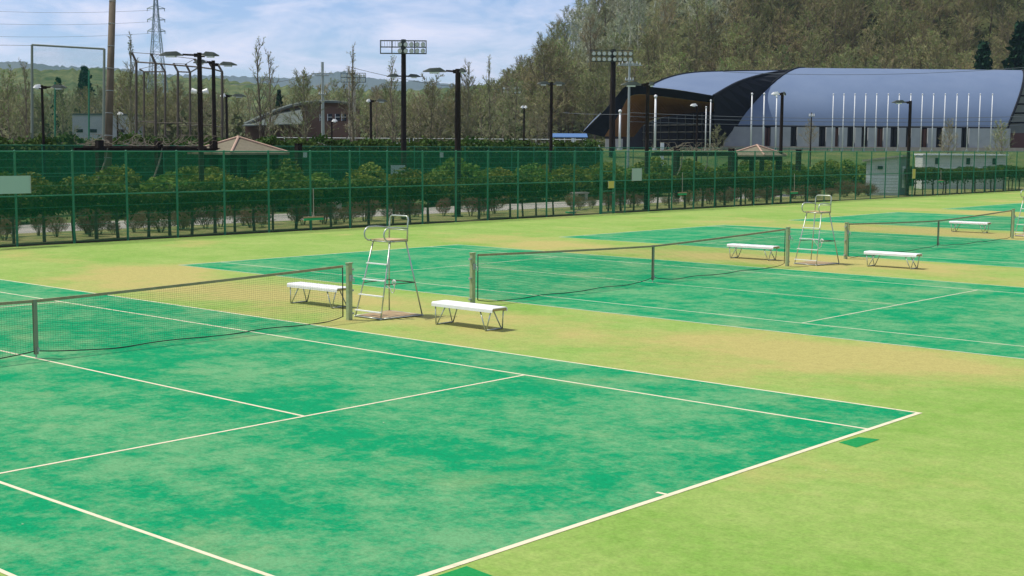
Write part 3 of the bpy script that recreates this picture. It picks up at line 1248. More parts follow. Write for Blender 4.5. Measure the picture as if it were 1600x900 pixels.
# single trees that stand out against the sky on the left and in the middle
for px, t, top, kind, lab in [
    (40, 92, 92, 0, 'tall thin leafless tree left of the steel net frame'),
    (204, 98, 56, 1, 'tall thin leafless tree between the concrete mast and the backstop'),
    (408, 120, 56, 2, 'tallest thin leafless tree right of the backstop'),
    (421, 124, 76, 0, 'shorter thin leafless tree beside the tallest leafless tree'),
    (553, 112, 72, 1, 'thin leafless tree in front of the far floodlight rack'),
    (611, 116, 84, 2, 'thin leafless tree just left of the floodlight mast'),
    (724, 118, 92, 0, 'thin leafless tree behind the brown lamp post with one long arm'),
    (767, 116, 90, 1, 'thin leafless tree alone left of the wooded hill'),
    (352, 128, 112, 2, 'thin leafless tree behind the lamp posts at the shelter')]:
    p = at(px, t)
    h = zat(px, top, t) - p.z
    place_tree('leafless_tree', TALL[kind], p, lab, 'tree', 'thin leafless trees against the sky', h / 12, rnd.uniform(0, 6.28))
for px, t, top, kind, lab in [
    (476, 122, 113, 0, 'round leafless tree in front of the low hall'),
    (674, 118, 126, 1, 'round leafless tree between the floodlight mast and the brown lamp post'),
    (20, 108, 118, 2, 'round leafless tree at the left edge above the hedge'),
    (100, 126, 132, 3, 'round leafless tree seen through the steel net frame'),
    (590, 128, 140, 4, 'round leafless tree behind the short lamp post in the middle'),
    (728, 140, 118, 0, 'budding green tree behind the brown lamp post with one long arm'),
    (838, 132, 165, 2, 'small leafless tree below the wooded hill, by the double lamp'),
    (1120, 128, 196, 3, 'small leafless tree in front of the hall entrance'),
    (1265, 140, 188, 4, 'small greenish tree in front of the hall wall'),
    (1480, 125, 190, 1, 'small leafless tree among the flagpoles'),
    (1560, 120, 190, 0, 'small leafless tree right of the last flagpole')]:
    p = at(px, t)
    h = zat(px, top, t) - p.z
    place_tree('leafless_tree', ROUND[kind], p, lab, 'tree', 'round leafless trees', h / 10, rnd.uniform(0, 6.28))

# belt of trees on the left behind the park
for k in range(116):
    t = 136 + 90 * ((k * .618) % 1)
    px = -40 + 850 * ((k + rnd.random()) / 116)
    top = 140 + 8 * math.sin(px * .021) + rnd.uniform(-14, 26)
    p = at(px, t)
    h = max(5.0, zat(px, top, t) - p.z)
    if 360 < px < 570 and t < 185:
        continue
    g = rnd.random()
    ms = WOOD[rnd.randrange(5)] if g < .55 else ROUND[rnd.randrange(5)]
    H0 = 12 if g < .55 else 10
    place_tree('belt_tree', ms, p, 'budding tree in the belt behind the park, ' + ('left of the backstop' if px < 205 else 'between backstop and low hall' if px < 400 else 'between low hall and floodlight mast' if px < 630 else 'right of the floodlight mast'), 'tree', 'trees in the belt behind the park', h / H0, rnd.uniform(0, 6.28), 1.15)
for px, t, top, w, lab in [(437, 196, 140, .8, 'dark conifer beside the low hall with the grey roof'), (94, 150, 122, .8, 'dark conifer seen through the steel net frame'),
                           (135, 230, 104, 1.1, 'dark pointed conifer at the skyline inside the net frame'),
                           (1530, 205, 66, 1.0, 'dark conifer above the hall roof, the lower of two'), (1586, 208, 36, 1.0, 'dark conifer above the hall roof, the taller, at the right edge')]:
    p = at(px, t)
    h = zat(px, top, t) - p.z
    place_tree('conifer', CON[int(px) % 2], p, lab, 'tree', None, h / 10, rnd.uniform(0, 6.28), w)

# brushwood at the foot of the belt
rg = np.random.default_rng(78)
C_ = []
for k in range(15000):
    t = 150 + 80 * rg.random()
    px = -60 + 880 * rg.random()
    if 375 < px < 570 and t < 194:
        continue
    p = at(px, t)
    C_.append((p.x, p.y, p.z + 4.6 * rg.random() ** 1.5 * (.55 + .45 * math.sin(px * .09 + t * .3))))
bw = link('brushwood', quads_mesh('brushwood', leaf_faces(np.array(C_), .62, rg, 0, 1.5), M['brushwood']))
bw['kind'] = 'stuff'
bw['label'] = 'low olive brushwood under the belt of trees behind the park'

# the wooded hill
cnt = 0
tries = 0
cells = {}
while cnt < 300 and tries < 9000:
    tries += 1
    t = 211 + 95 * rnd.random() ** 1.05
    px = 742 + 900 * rnd.random()
    p = at(px, t)
    l = (p - CAM).dot(RH)
    py = 226 - (p.z - CAM.z) * FPX / t
    if py < -45 or l < -19:
        continue
    key = (int(t / 4.9), int(l / 4.9))
    if key in cells:
        continue
    cells[key] = 1
    pale = px < 1160 and py < 172 - (px - 800) * .2 and rnd.random() < .72
    if px < 900:
        ms = WOOD[rnd.randrange(5)] if rnd.random() < .6 or not pale else PALE[rnd.randrange(3)]
    else:
        ms = PALE[rnd.randrange(3)] if pale else WOOD[rnd.randrange(5)]
    s = rnd.uniform(.85, 1.2) * (.66 if l < 0 else .66 + .34 * min(1, l / 26))
    if pale:
        place_tree('hill_tree', ms, p, 'pale-stemmed tree high on the wooded hill', 'tree', 'pale trees high on the hill', s, rnd.uniform(0, 6.28))
    else:
        zone = ('left of the two-row floodlight mast' if px < 930 else 'above the hall entrance roof' if px < 1150 else 'above the left part of the long hall roof' if px < 1330 else 'above the middle of the long hall roof' if px < 1480 else 'above the right end of the hall roof')
        place_tree('hill_tree', ms, p, 'budding tree on the wooded hill ' + zone, 'tree', 'trees on the wooded hill', s, rnd.uniform(0, 6.28), rnd.uniform(.95, 1.3))
    cnt += 1
# the lower left shoulder of the hill
for k in range(16):
    px = 768 + 7.5 * k + rnd.uniform(-3, 3)
    t = 222 + 40 * rnd.random()
    top = 128 - (px - 770) * .62 + rnd.uniform(-4, 12)
    p = at(px, t)
    h = zat(px, top, t) - p.z
    place_tree('hill_tree', WOOD[rnd.randrange(5)], p, 'low budding tree on the left shoulder of the wooded hill', 'tree', 'trees on the left shoulder of the hill', h / 12, rnd.uniform(0, 6.28), 1.15)
# undergrowth between the trunks
rg = np.random.default_rng(77)
C_ = []
while len(C_) < 16000:
    t = 208 + 110 * rg.random()
    p = at(742 + 900 * rg.random(), t)
    if (p - CAM).dot(RH) < -19:
        continue
    base_n = 1
    C_.append((p.x, p.y, p.z + rg.uniform(.1, 1.3)))
ug = link('undergrowth', quads_mesh('undergrowth', leaf_faces(np.array(C_), .32, rg, 0, 1.8), M['brushwood']))
ug['kind'] = 'stuff'
ug['label'] = 'low brown undergrowth between the trees of the hill'

# ------------------------------------------------------------------ lamp posts and masts
def P(px, py, t):
    a, b = (px - 800) / FPX, (450 - py) / FPX
    return CAM + (FW + RT * a + UP * b) * t


AX = math.atan2(RH.y, RH.x)                  # site axis that runs across the picture


def local_root(name, px, t, label, cat, group=None):
    p = at(px, t)
    return tag(empty(name, p, AX), label, cat, group), p


def lamp_head(root, s, x, z, ln, white=False, drop=.0):
    """wedge-shaped street lamp head reaching outwards from x"""
    w, h = .34, .2
    x1 = x + s * ln
    b = MB()
    sec = [(0, .12, .05), (.25, w * .42, h), (.7, w * .5, h * .85), (1.0, w * .3, h * .25)]
    vs_, fs_ = [], []
    for u, hw, hh in sec:
        xx = x + s * ln * u
        for yy, zz in ((-hw, 0), (hw, 0), (hw * .7, hh), (-hw * .7, hh)):
            vs_.append((xx, yy, z + zz - drop * u))
    for i in range(3):
        for q in range(4):
            fs_.append((i * 4 + q, i * 4 + (q + 1) % 4, (i + 1) * 4 + (q + 1) % 4, (i + 1) * 4 + q))
    fs_ += [(3, 2, 1, 0), (12, 13, 14, 15)]
    b.add(vs_, fs_)
    hd = b.obj('lamp_head', M['whitelamp'] if white else M['greenlamp'], root)
    b = MB()
    b.box((x + s * ln * .5, 0, z - .035), (ln * .42, w * .7, .06))
    b.obj('lens', M['glasslamp'], hd)


def lamp(px, t, top, arms, r, label, tilt=0.0):
    root, p = local_root('lamp_post', px, t, label, 'lamp post', 'brown lamp posts in the park')
    h = zat(px, top, t) - p.z
    b = MB()
    b.tube([(0, 0, -.1), (0, 0, h * .5), (0, 0, h)], [r, r * .92, r * .8], 10)
    b.tube([(0, 0, -.1), (0, 0, .06)], r * 1.8, 10)
    b.obj('pole', M['pole'], root)
    for s, reach, ln, white, dz in arms:
        b = MB()
        z = h - .12 + dz
        b.tube([(0, 0, z), (s * reach, 0, z + .03)], .045, 6)
        b.box((s * .1, 0, z), (.26, .16, .16))
        b.obj('arm', M['pole'], root)
        lamp_head(root, s, s * reach, z - .03, ln, white)
    return root, h


lamp(316, 61, 84, [(-1, .75, 1.05, False, 0), (1, .12, .75, False, 0)], .13, 'tall dark lamp post left of the tiled shelter, with a long arm to the left')
lamp(337, 72, 96, [(-1, .35, .7, False, 0), (1, .3, .95, False, -.1)], .12, 'dark lamp post just behind the tallest one near the shelter')
_, hh = lamp(715, 62, 109, [(-1, .55, 1.05, False, 0), (1, .05, .33, False, 0)], .15, 'thick brown lamp post behind the fence with one long arm to the left')
lamp(71, 72, 134, [(-1, .02, .42, True, 0), (1, .5, .8, False, 0)], .085, 'short dark lamp post with two heads left of the concrete mast')
lamp(356, 92, 148, [(-1, .02, .4, True, 0), (1, .4, .95, False, 0)], .10, 'short dark lamp post above the apex of the tiled shelter')
lamp(580, 98, 156, [(-1, .02, .3, True, 0), (1, .4, .8, False, 0)], .10, 'short dark lamp post left of the floodlight mast')
lamp(860, 84, 129, [(-1, .1, .8, False, 0), (1, .1, .75, False, 0)], .11, 'dark lamp post with two level arms in front of the wooded hill')
lamp(1009, 70, 130, [(-1, .35, 1.05, False, 0), (1, .03, .3, False, 0)], .11, 'dark lamp post in front of the curved hall entrance')
lamp(1218, 92, 145, [(-1, .2, .55, True, 0), (1, .02, .2, False, 0)], .13, 'brown lamp post in front of the left end of the hall roof')
lamp(1417, 92, 158, [(-1, .35, .9, False, 0)], .13, 'brown lamp post with one arm among the row of flagpoles')
lamp(1087, 108, 163, [(-1, .02, .55, True, 0)], .09, 'slim lamp post with a white head in front of the hall glazing')
lamp(818, 110, 166, [(-1, .0, .28, True, 0), (1, .0, .25, True, 0)], .09, 'slim lamp post with a flat white head below the wooded hill')
lamp(186, 100, 176, [(1, .02, .4, True, 0)], .08, 'slim post with a small white lamp right of the concrete mast')
lamp(519, 104, 187, [(1, .02, .42, True, 0)], .08, 'slim post with a small white lamp in front of the low hall')
# the second pair of small lamps half-way up the tall post by the shelter
root, p = local_root('floodlight_pair', 318, 60.8, 'pair of small white floodlights on the tall lamp post by the shelter', 'floodlight')
zz = zat(318, 146, 60.8) - p.z
b = MB()
b.tube([(-.3, -.16, zz), (.3, -.16, zz)], .03, 6)
b.obj('bracket', M['pole'], root)
for s in (-1, 1):
    b = MB()
    b.tube([(s * .14, -.30, zz + .04), (s * .36, -.30, zz + .08)], [.09, .13], 10)
    b.obj('lamp_head', M['whitelamp'], root)


def rack_mast(px, t, top, bot, w, label, cols, rows, solid, pole_r, pmat, low=None, off=0.0):
    root, p = local_root('floodlight_mast', px, t, label, 'floodlight mast', 'floodlight masts')
    z1, z0 = zat(px, top, t) - p.z, zat(px, bot, t) - p.z
    b = MB()
    b.tube([(0, 0, -.2), (0, 0, z1 + .1)], [pole_r, pole_r * .8], 10)
    b.obj('pole', M[pmat], root)
    b = MB()
    cx = off
    for z in (z0, (z0 + z1) / 2, z1):
        b.box((cx, -.22, z), (w, .06, .07))
    for k in range(5):
        b.box((cx - w / 2 + w * k / 4, -.22, (z0 + z1) / 2), (.06, .075, z1 - z0 + .066))
    for k in range(17):
        b.box((cx - w / 2 + w * (k + .5) / 17, -.22, (z1 * .75 + z0 * .25)), (.016, .02, (z1 - z0) * .46))
    b.box((cx, -.1, (z0 + z1) / 2), (.3, .22, z1 - z0 + .02))
    b.obj('rack', M['greenlamp'], root)
    hz = (z1 - z0) / rows
    for r_ in range(rows):
        for c_ in range(cols):
            if not solid and c_ < cols * .3:
                continue
            x = cx - w / 2 + w * (c_ + .5) / cols
            z = z0 + hz * (r_ + .5)
            rr = min(hz, w / cols) * .40
            b = MB()
            b.tube([(x, -.30, z + .02), (x, -.42, z), (x, -.62, z - .07)], [rr * .35, rr * .8, rr], 10, 0)
            lm = b.obj('floodlight', M['greenlamp'], root)
            b = MB()
            b.tube([(x, -.625, z - .071), (x, -.64, z - .076)], [rr * .9, rr * .9], 10)
            b.obj('lens', M['glasslamp'], lm)
    if low is not None:
        zl = zat(px, low, t) - p.z
        for s in (-1, 1):
            b = MB()
            b.tube([(0, 0, zl), (s * .3, 0, zl)], .045, 6)
            b.obj('arm', M['pole'], root)
            lamp_head(root, s, s * .25, zl - .05, .85)
    return root


rack_mast(631, 88, 66, 85.5, 2.95, 'tall brown floodlight mast with a wide open rack, in the middle of the sky', 8, 2, False, .19, 'pole', 120)
rack_mast(956, 128, 80, 97.5, 3.95, 'brown floodlight mast with two full rows of lamps in front of the wooded hill', 8, 2, True, .30, 'pole', None, -.15)
rack_mast(553, 170, 115, 129, 3.1, 'far grey mast with a dense rack of lamps beside a thin leafless tree', 8, 2, True, .30, 'concrete')
rack_mast(799, 190, 135, 146.5, 2.7, 'far floodlight mast at the foot of the wooded hill', 5, 2, True, .16, 'pole')


def utility(px, t, top, arms, r, label, m_='galv'):
    root, p = local_root('utility_pole', px, t, label, 'utility pole')
    h = zat(px, top, t) - p.z
    b = MB()
    b.tube([(0, 0, -.2), (0, 0, h)], [r, r * .75], 10)
    b.obj('pole', M[m_], root)
    for py, w in arms:
        z = zat(px, py, t) - p.z
        b = MB()
        b.box((0, -r - .04, z), (w, .08, .09))
        ca = b.obj('crossarm', M['galv'], root)
        b = MB()
        for k in range(4):
            x = -w / 2 + w * (k + .3) / 3.6
            b.tube([(x, -r - .04, z + .04), (x, -r - .04, z + .24)], [.05, .03], 6)
        b.obj('insulator', M['whitelamp'], ca)
    return root


utility(505, 126, 98, [(116, 2.0), (119, 1.3), (148, .7)], .17, 'grey utility pole in front of the low hall')
utility(981, 124, 97, [(101, 1.6), (103, 2.3), (126, .8)], .13, 'slim grey utility pole beside the two-row floodlight mast')
utility(1265, 120, 176, [(182, .5)], .06, 'thin dark pole in front of the hall wall', 'pole')
utility(546, 172, 104, [(112, 1.4)], .12, 'far utility pole just left of the far dense lamp rack', 'concrete')

# concrete mast that leaves the top of the picture
p = at(166, 66)
mast = tag(empty('concrete_mast', p), 'thick brown concrete mast leaving the top of the picture', 'mast')
tp = P(177.5, -60, 66) - p
b = MB()
b.tube([(0, 0, -.2), tuple(tp)], [.205, .15], 14)
b.obj('shaft', M['concretebrown'], mast, True)
b = MB()
for k in range(9):
    q = tp * (.12 + .09 * k)
    b.tube([q - tp.normalized() * .012, q + tp.normalized() * .012], .2 - .05 * (.12 + .09 * k) + .012, 14)
b.obj('band', M['galv'], mast)

# steel frame for a high net
p = at(50, 74)
fr = tag(empty('net_frame', p, 0), 'tall thin steel frame for a ball net left of the concrete mast', 'net frame')
q0, q1 = P(50, 70, 74) - p, P(163, 76.5, 74) - p
g1 = at(161, 74) - p
for a, b_ in (((0, 0, -.1), q0), (tuple(g1), q1)):
    b = MB()
    b.tube([a, tuple(b_)], [.09, .07], 8)
    b.obj('post', M['pipegrey'], fr)
b = MB()
b.tube([tuple(q0), tuple(q1)], .055, 6)
b.obj('top_rail', M['pipegrey'], fr)
for px in (86, 139):
    b = MB()
    a_ = at(px, 79) - p
    c_ = P(px, 128 if px == 86 else 110, 79) - p
    b.tube([tuple(a_), tuple(c_)], .05, 6)
    b.obj('post', M['fence'], fr)
# fine green net hung in the frame, cord by cord
V = []
qa, qb = np.array(q0), np.array(q1)
ga, gb_ = np.array((0, 0, 0)), np.array(g1)
NW = 130
for k in range(NW + 1):
    u = k / NW
    lo, hi = ga + (gb_ - ga) * u, qa + (qb - qa) * u
    s = (qb - qa) / np.linalg.norm(qb - qa) * .0016
    V.append([lo - s, lo + s, hi + s, hi - s])
for k in range(190):
    u = k / 190
    a_, b_ = ga + (qa - ga) * u, gb_ + (qb - gb_) * u
    s = np.array((0, 0, .0016))
    V.append([a_ - s, b_ - s, b_ + s, a_ + s])
o = link('netting', quads_mesh('ball_net', np.array(V), M['wire']), fr)
o['kind'] = 'stuff'

# baseball backstop with bent posts
p0 = at(270, 86)
bs = tag(empty('backstop', p0, 0), 'brown steel backstop with bent post tops behind the lamp posts', 'backstop')
post = [(213, 86, 82, 97), (243, 84, 84, 99), (278, 92, 99, 112), (297, 92, 100, 113), (311, 84, 92, 105), (333, 84, 96, 108), (347, 88, 100, 112), (225, 104, 108, 112), (258, 104, 100, 112)]
tops = []
for px, t, y_tip, y_bend in post:
    g = at(px, t) - p0
    k = P(px, y_bend, t) - p0
    e = P(px - 7, y_tip, t) - p0
    b = MB()
    b.tube([tuple(g), tuple(k), tuple(e)], [.085, .08, .075], 6)
    b.obj('post', M['backstop'], bs)
    tops.append((k, e))
for i, j in ((0, 1), (1, 4), (2, 3), (3, 4), (4, 5), (5, 6), (7, 8)):
    za, zb = tops[i][0].copy(), tops[j][0].copy()
    za.z = zb.z = za.z * .55
    for a_, c_, rr in ((tops[i][0], tops[j][0], .05), (tops[i][1], tops[j][1], .02), (za, zb, .03)):
        b = MB()
        b.tube([tuple(a_), tuple(c_)], rr, 5)
        b.obj('rail', M['backstop'], bs)

# lattice pylon
p = at(248, 520)
py_ = tag(empty('power_pylon', p, AX), 'lattice power pylon standing far away against the sky', 'pylon')
zt = zat(248, -12, 520) - p.z


def hw(z):
    return max(.45, 4.6 * (1 - z / zt) ** 1.25 + .45)


b = MB()
lv = [zt * k / 15 for k in range(15)] + [zt]
for sx, sy in ((-1, -1), (1, -1), (1, 1), (-1, 1)):
    b.tube([(sx * hw(z), sy * hw(z), z) for z in lv], .16, 4)
b.obj('leg', M['pylon'], py_)
b = MB()
for i in range(15):
    a0, a1 = hw(lv[i]), hw(lv[i + 1])
    for f0, f1 in (((-1, -1), (1, -1)), ((1, -1), (1, 1)), ((1, 1), (-1, 1)), ((-1, 1), (-1, -1))):
        b.tube([(f0[0] * a0, f0[1] * a0, lv[i]), (f1[0] * a1, f1[1] * a1, lv[i + 1])], .09, 3)
        b.tube([(f1[0] * a0, f1[1] * a0, lv[i]), (f0[0] * a1, f0[1] * a1, lv[i + 1])], .09, 3)
        b.tube([(f0[0] * a1, f0[1] * a1, lv[i + 1]), (f1[0] * a1, f1[1] * a1, lv[i + 1])], .08, 3)
b.obj('bracing', M['pylon'], py_)
for pyy in (16, 33, 50.5):
    z = zat(248, pyy, 520) - p.z
    for s in (-1, 1):
        b = MB()
        for sy in (-1, 1):
            b.tube([(s * hw(z), sy * hw(z), z), (s * 3.5, 0, z + .1)], .13, 4)
            b.tube([(s * hw(z), sy * hw(z), z + 1.1), (s * 3.5, 0, z + .15)], .09, 4)
        b.tube([(s * 3.3, 0, z), (s * 3.3, 0, z - .9)], .14, 5)
        b.obj('crossarm', M['pylon'], py_)


def wire(pts, r, label, sag=.0):
    b = MB()
    out = []
    a, c_ = Vector(pts[0]), Vector(pts[1])
    for k in range(17):
        u = k / 16
        q = a.lerp(c_, u)
        q.z -= sag * 4 * u * (1 - u)
        out.append(q)
    b.tube(out, r, 4)
    tag(b.obj('power_line', M['wiremat']), label, 'power line')


wire((P(-60, 15, 505), P(235, 16, 520)), .05, 'highest power line running left from the pylon', 1)
wire((P(-60, 35, 505), P(235, 34, 520)), .05, 'middle power line running left from the pylon', 1)
wire((P(-60, 55, 505), P(235, 52, 520)), .05, 'lowest power line running left from the pylon', 1)
wire((P(-40, 70, 76), P(50, 71, 74)), .012, 'thin wire running left from the steel net frame')
wire((P(505, 112, 126), P(360, 132, 150)), .025, 'wire sagging left from the utility pole by the low hall', .4)
wire((P(548, 105, 172), P(780, 140, 190)), .03, 'wire running right from the far utility pole behind the floodlight mast', .6)
wire((P(984, 176, 124), P(1700, 178, 128)), .022, 'uppermost wire crossing in front of the hall', .5)
wire((P(984, 182, 124), P(1700, 186, 128)), .025, 'middle wire crossing in front of the hall', .4)
wire((P(984, 190, 124), P(1700, 194, 128)), .022, 'lowest wire crossing in front of the hall', .3)
wire((P(1130, 112, 150), P(1700, 96, 150)), .025, 'wire crossing close under the ridge of the hall roof', .8)
wire((P(880, 176, 130), P(984, 178, 124)), .018, 'short wire left of the slim utility pole', .1)

# ------------------------------------------------------------------ shelters and pergolas
def shelter(cx, cy, s, z_e, z_a, label, rz=0.0):
    root = tag(empty('roofed_shelter', (cx, cy, 0), rz), label, 'shelter')
    b = MB()
    h = s / 2
    b.add([(-h, -h, z_e), (h, -h, z_e), (h, h, z_e), (-h, h, z_e), (0, 0, z_a), (-h, -h, z_e - .1), (h, -h, z_e - .1), (h, h, z_e - .1), (-h, h, z_e - .1)],
          [(0, 1, 4), (1, 2, 4), (2, 3, 4), (3, 0, 4), (5, 6, 1, 0), (6, 7, 2, 1), (7, 8, 3, 2), (8, 5, 0, 3), (8, 7, 6, 5)])
    rf = b.obj('roof', M['tile'], root)
    for sx, sy in ((-1, -1), (1, -1), (1, 1), (-1, 1)):
        b = MB()
        b.tube([(sx * h, sy * h, z_e + .02), (0, 0, z_a + .04)], .06, 6)
        b.obj('ridge_tile', M['ridge'], rf)
    b = MB()
    b.tube([(0, 0, z_a), (0, 0, z_a + .12)], [.12, .05], 8)
    b.obj('finial', M['ridge'], rf)
    for sx in (-1, 1):
        for sy in (-1, 1):
            b = MB()
            b.box((sx * h * .72, sy * h * .72, (z_e - .1) / 2), (.24, .24, z_e - .1))
            b.obj('post', M['timber'], root)
    b = MB()
    for sx in (-1, 1):
        b.box((sx * h * .72, 0, z_e - .22), (.16, s * .72 - .25, .2))
        b.box((0, sx * h * .72, z_e - .22), (s * .72 - .25, .16, .2))
    b.obj('beam', M['timber'], root)
    return root


c0 = atx(374, -38)
shelter(c0.x, c0.y, 3.7, 2.80, 3.56, 'open shelter with a hipped tiled roof behind the left part of the fence')
c1_ = at(1181, 92)
shelter(c1_.x, c1_.y, 2.9, 2.70, 3.33, 'open shelter with a hipped roof behind the fence in front of the hall')


def pergola(X, y0, y1, n, hp, zb, label, vl, seed):
    root = tag(empty('pergola', (X, y0, 0)), label, 'pergola')
    LN = y1 - y0
    for k in range(n):
        b = MB()
        b.box((0, LN * k / (n - 1), hp / 2), (.3, .3, hp))
        b.obj('post', M['timber'], root)
    b = MB()
    b.box((.19, LN / 2, zb), (.08, LN + .8, .2))
    b.box((-1.6, LN / 2, zb), (.08, LN + .8, .2))
    b.obj('beam', M['timber'], root)
    for k in range(int(LN / .6)):
        b = MB()
        b.box((-.7, .3 + k * .6, zb + .15), (2.4, .07, .1))
        b.obj('rafter', M['timber'], root)
    # leafless climbing plant over the beams
    rg_ = np.random.default_rng(seed)
    vn = tag(empty('climbing_vine', (X, y0, 0)), vl, 'vine')
    b = MB()
    for k in range(90):
        q = Vector((rg_.uniform(-1.7, .4), rg_.uniform(-.4, LN + .4), zb + .22 + rg_.uniform(0, .15)))
        pts = [q]
        d = Vector((rg_.normal() * .4, rg_.normal(), rg_.normal() * .35)).normalized()
        for j in range(6):
            d = (d + Vector((rg_.normal(), rg_.normal(), rg_.normal() * .8)) * .5).normalized()
            nq = pts[-1] + d * .22
            nq.z = max(zb + .2, min(zb + .75, nq.z))
            pts.append(nq)
        b.tube(pts, [.015, .014, .012, .011, .009, .007, .004], 4, cap=False)
    b.obj('tangle', M['vine'], vn)
    for yy in (.25, LN * .5):
        b = MB()
        pts = [Vector((.3, yy - .9, -.05))]
        for j in range(7):
            pts.append(Vector((.3 + .08 * math.sin(j * 2), yy - .9 + .16 * j + .05 * math.sin(j * 3), zb * (j + 1) / 7 + .1)))
        b.tube(pts, [.06, .055, .05, .05, .045, .04, .035, .03], 6)
        b.obj('stem', M['vine'], vn)


ya, yb = atx(158, -38).y, atx(240, -38).y
pergola(-38, ya, ya + (yb - ya) * 2.25, 3, 3.38, 2.92, 'dark timber pergola left of the tiled shelter', 'pale leafless vine tangled over the left pergola', 3)
ya, yb = atx(1056, c1_.x + .6).y, atx(1141, c1_.x + .6).y
pergola(c1_.x + .6, ya, yb, 2, 3.18, 2.75, 'dark timber pergola left of the shelter before the hall', 'pale leafless vine tangled over the pergola before the hall', 4)
for px, X, h, lab in ((467, -38, 3.25, 'lone square timber post right of the tiled shelter'), (1246, c1_.x + 1, 3.05, 'lone square timber post right of the shelter before the hall')):
    p = atx(px, X)
    r_ = tag(empty('timber_post', (p.x, p.y, 0)), lab, 'post')
    b = MB()
    b.box((0, 0, h / 2), (.29, .29, h))
    b.obj('shaft', M['timber'], r_)
    b = MB()
    b.box((0, 0, h + .02), (.34, .34, .04))
    b.obj('cap', M['timber'], r_)

# low seat walls by the path
for px, w, lab in ((290, 2.3, 'low pale stone seat beyond the path, left of the first court brush'), (512, 1.7, 'low pale stone seat beyond the path behind the first court brush'), (905, 1.3, 'low pale stone seat beyond the path left of the gate')):
    p = atx(px, -31.9)
    r_ = tag(empty('stone_seat', (p.x, p.y, 0)), lab, 'seat')
    b = MB()
    b.box((0, 0, .42), (.5, w, .1))
    b.obj('seat_slab', M['path'], r_)
    for s in (-1, 1):
        b = MB()
        b.box((0, s * w * .36, .18), (.36, .3, .37))
        b.obj('support', M['concrete'], r_)

# guard rail along the raised road
for i, (xa, xb, lab) in enumerate(((412, 640, 'white guard rail behind the hedge in front of the low hall'), (646, 786, 'white guard rail behind the hedge right of the floodlight mast'), (800, 912, 'white guard rail at the foot of the wooded hill'))):
    A_, B_ = at(xa, 138), at(xb, 138)
    r_ = tag(empty('guard_rail', A_), lab, 'guard rail', 'white guard rails along the road')
    d = B_ - A_
    n = int(d.length / 2)
    for k in range(n + 1):
        b = MB()
        q = d * k / n
        b.tube([(q.x, q.y, q.z - .1), (q.x, q.y, q.z + 1.1)], .035, 6)
        b.obj('post', M['white'], r_)
    for z in (.55, 1.05):
        b = MB()
        b.tube([(0, 0, z), (d.x, d.y, d.z + z)], .03, 6)
        b.obj('rail', M['white'], r_)

# blue-roofed shed and marker posts at the foot of the hill
r_, p = local_root('cycle_shed', 890, 146, 'low shed with a long blue roof left of the hall entrance', 'shed')
b = MB()
b.add([(-2.0, -1, 1.35), (1.9, -1, 1.35), (1.9, 1, 1.75), (-2.0, 1, 1.75), (-2.0, -1, 1.27), (1.9, -1, 1.27), (1.9, 1, 1.67), (-2.0, 1, 1.67)],
      [(0, 1, 2, 3), (7, 6, 5, 4), (0, 4, 5, 1), (1, 5, 6, 2), (2, 6, 7, 3), (3, 7, 4, 0)])
b.obj('roof', M['blue'], r_)
for s in (-1.8, -.6, .6, 1.7):
    b = MB()
    b.box((s, -.8, .63), (.08, .08, 1.3))
    b.obj('post', M['white'], r_)
for px, t, top, w, lab in ((895, 128, 216, .28, 'pale stone marker post in front of the blue-roofed shed'), (935, 126, 221, .26, 'white marker post left of the hall entrance'), (851, 128, 222, .7, 'low pale cabinet beside the double lamp post'), (1034, 122, 223, .3, 'white marker post in front of the hall glazing')):
    r_, p = local_root('marker_post', px, t, lab, 'marker')
    h = zat(px, top, t) - p.z
    b = MB()
    b.box((0, 0, h / 2 - .1), (w, .25, h + .2))
    b.obj('body', M['white'] if w < .5 else M['concrete'], r_)
    b = MB()
    b.box((0, 0, h + .02), (w * 1.12, .29, .04))
    b.obj('cap', M['concrete'], r_)

# ------------------------------------------------------------------ small buildings
r_, p = local_root('block_shed', 1384, 93, 'small pale block shed with a sloping roof behind the far fence', 'shed')
s = 93 / FPX
x0, x1, x2 = (1352 - 1384) * s, (1400 - 1384) * s, (1424 - 1384) * s
zr0, zr1 = zat(1350, 252, 93) - p.z, zat(1400, 245, 93) - p.z
b = MB()
b.add([(x0, 0, 0), (x1, -.6, 0), (x1, -.6, zr1), (x0, 0, zr0), (x0 + .9, 2.4, 0), (x2, 1.4, 0), (x2, 1.4, zr1), (x0 + .9, 2.4, zr0)],
      [(0, 1, 2, 3), (4, 7, 6, 5), (0, 3, 7, 4), (2, 6, 7, 3)])
b.obj('wall', M['shedwall'], r_)
b = MB()
b.add([(x1, -.6, 0), (x2, 1.4, 0), (x2, 1.4, zr1), (x1, -.6, zr1)], [(0, 1, 2, 3)])
sw = b.obj('side_wall', M['sheddark'], r_)
b = MB()
dv = Vector((x2 - x1, 2.0, 0))
n_ = Vector((dv.y, -dv.x, 0)).normalized() * .03
q0 = Vector((x1, -.6, 0)) + dv * .35 + n_
q1 = Vector((x1, -.6, 0)) + dv * .75 + n_
b.add([q0 + Vector((0, 0, .5)), q1 + Vector((0, 0, .5)), q1 + Vector((0, 0, 2.0)), q0 + Vector((0, 0, 2.0))], [(0, 1, 2, 3)])
b.obj('window', M['glasslamp'], sw)
b = MB()
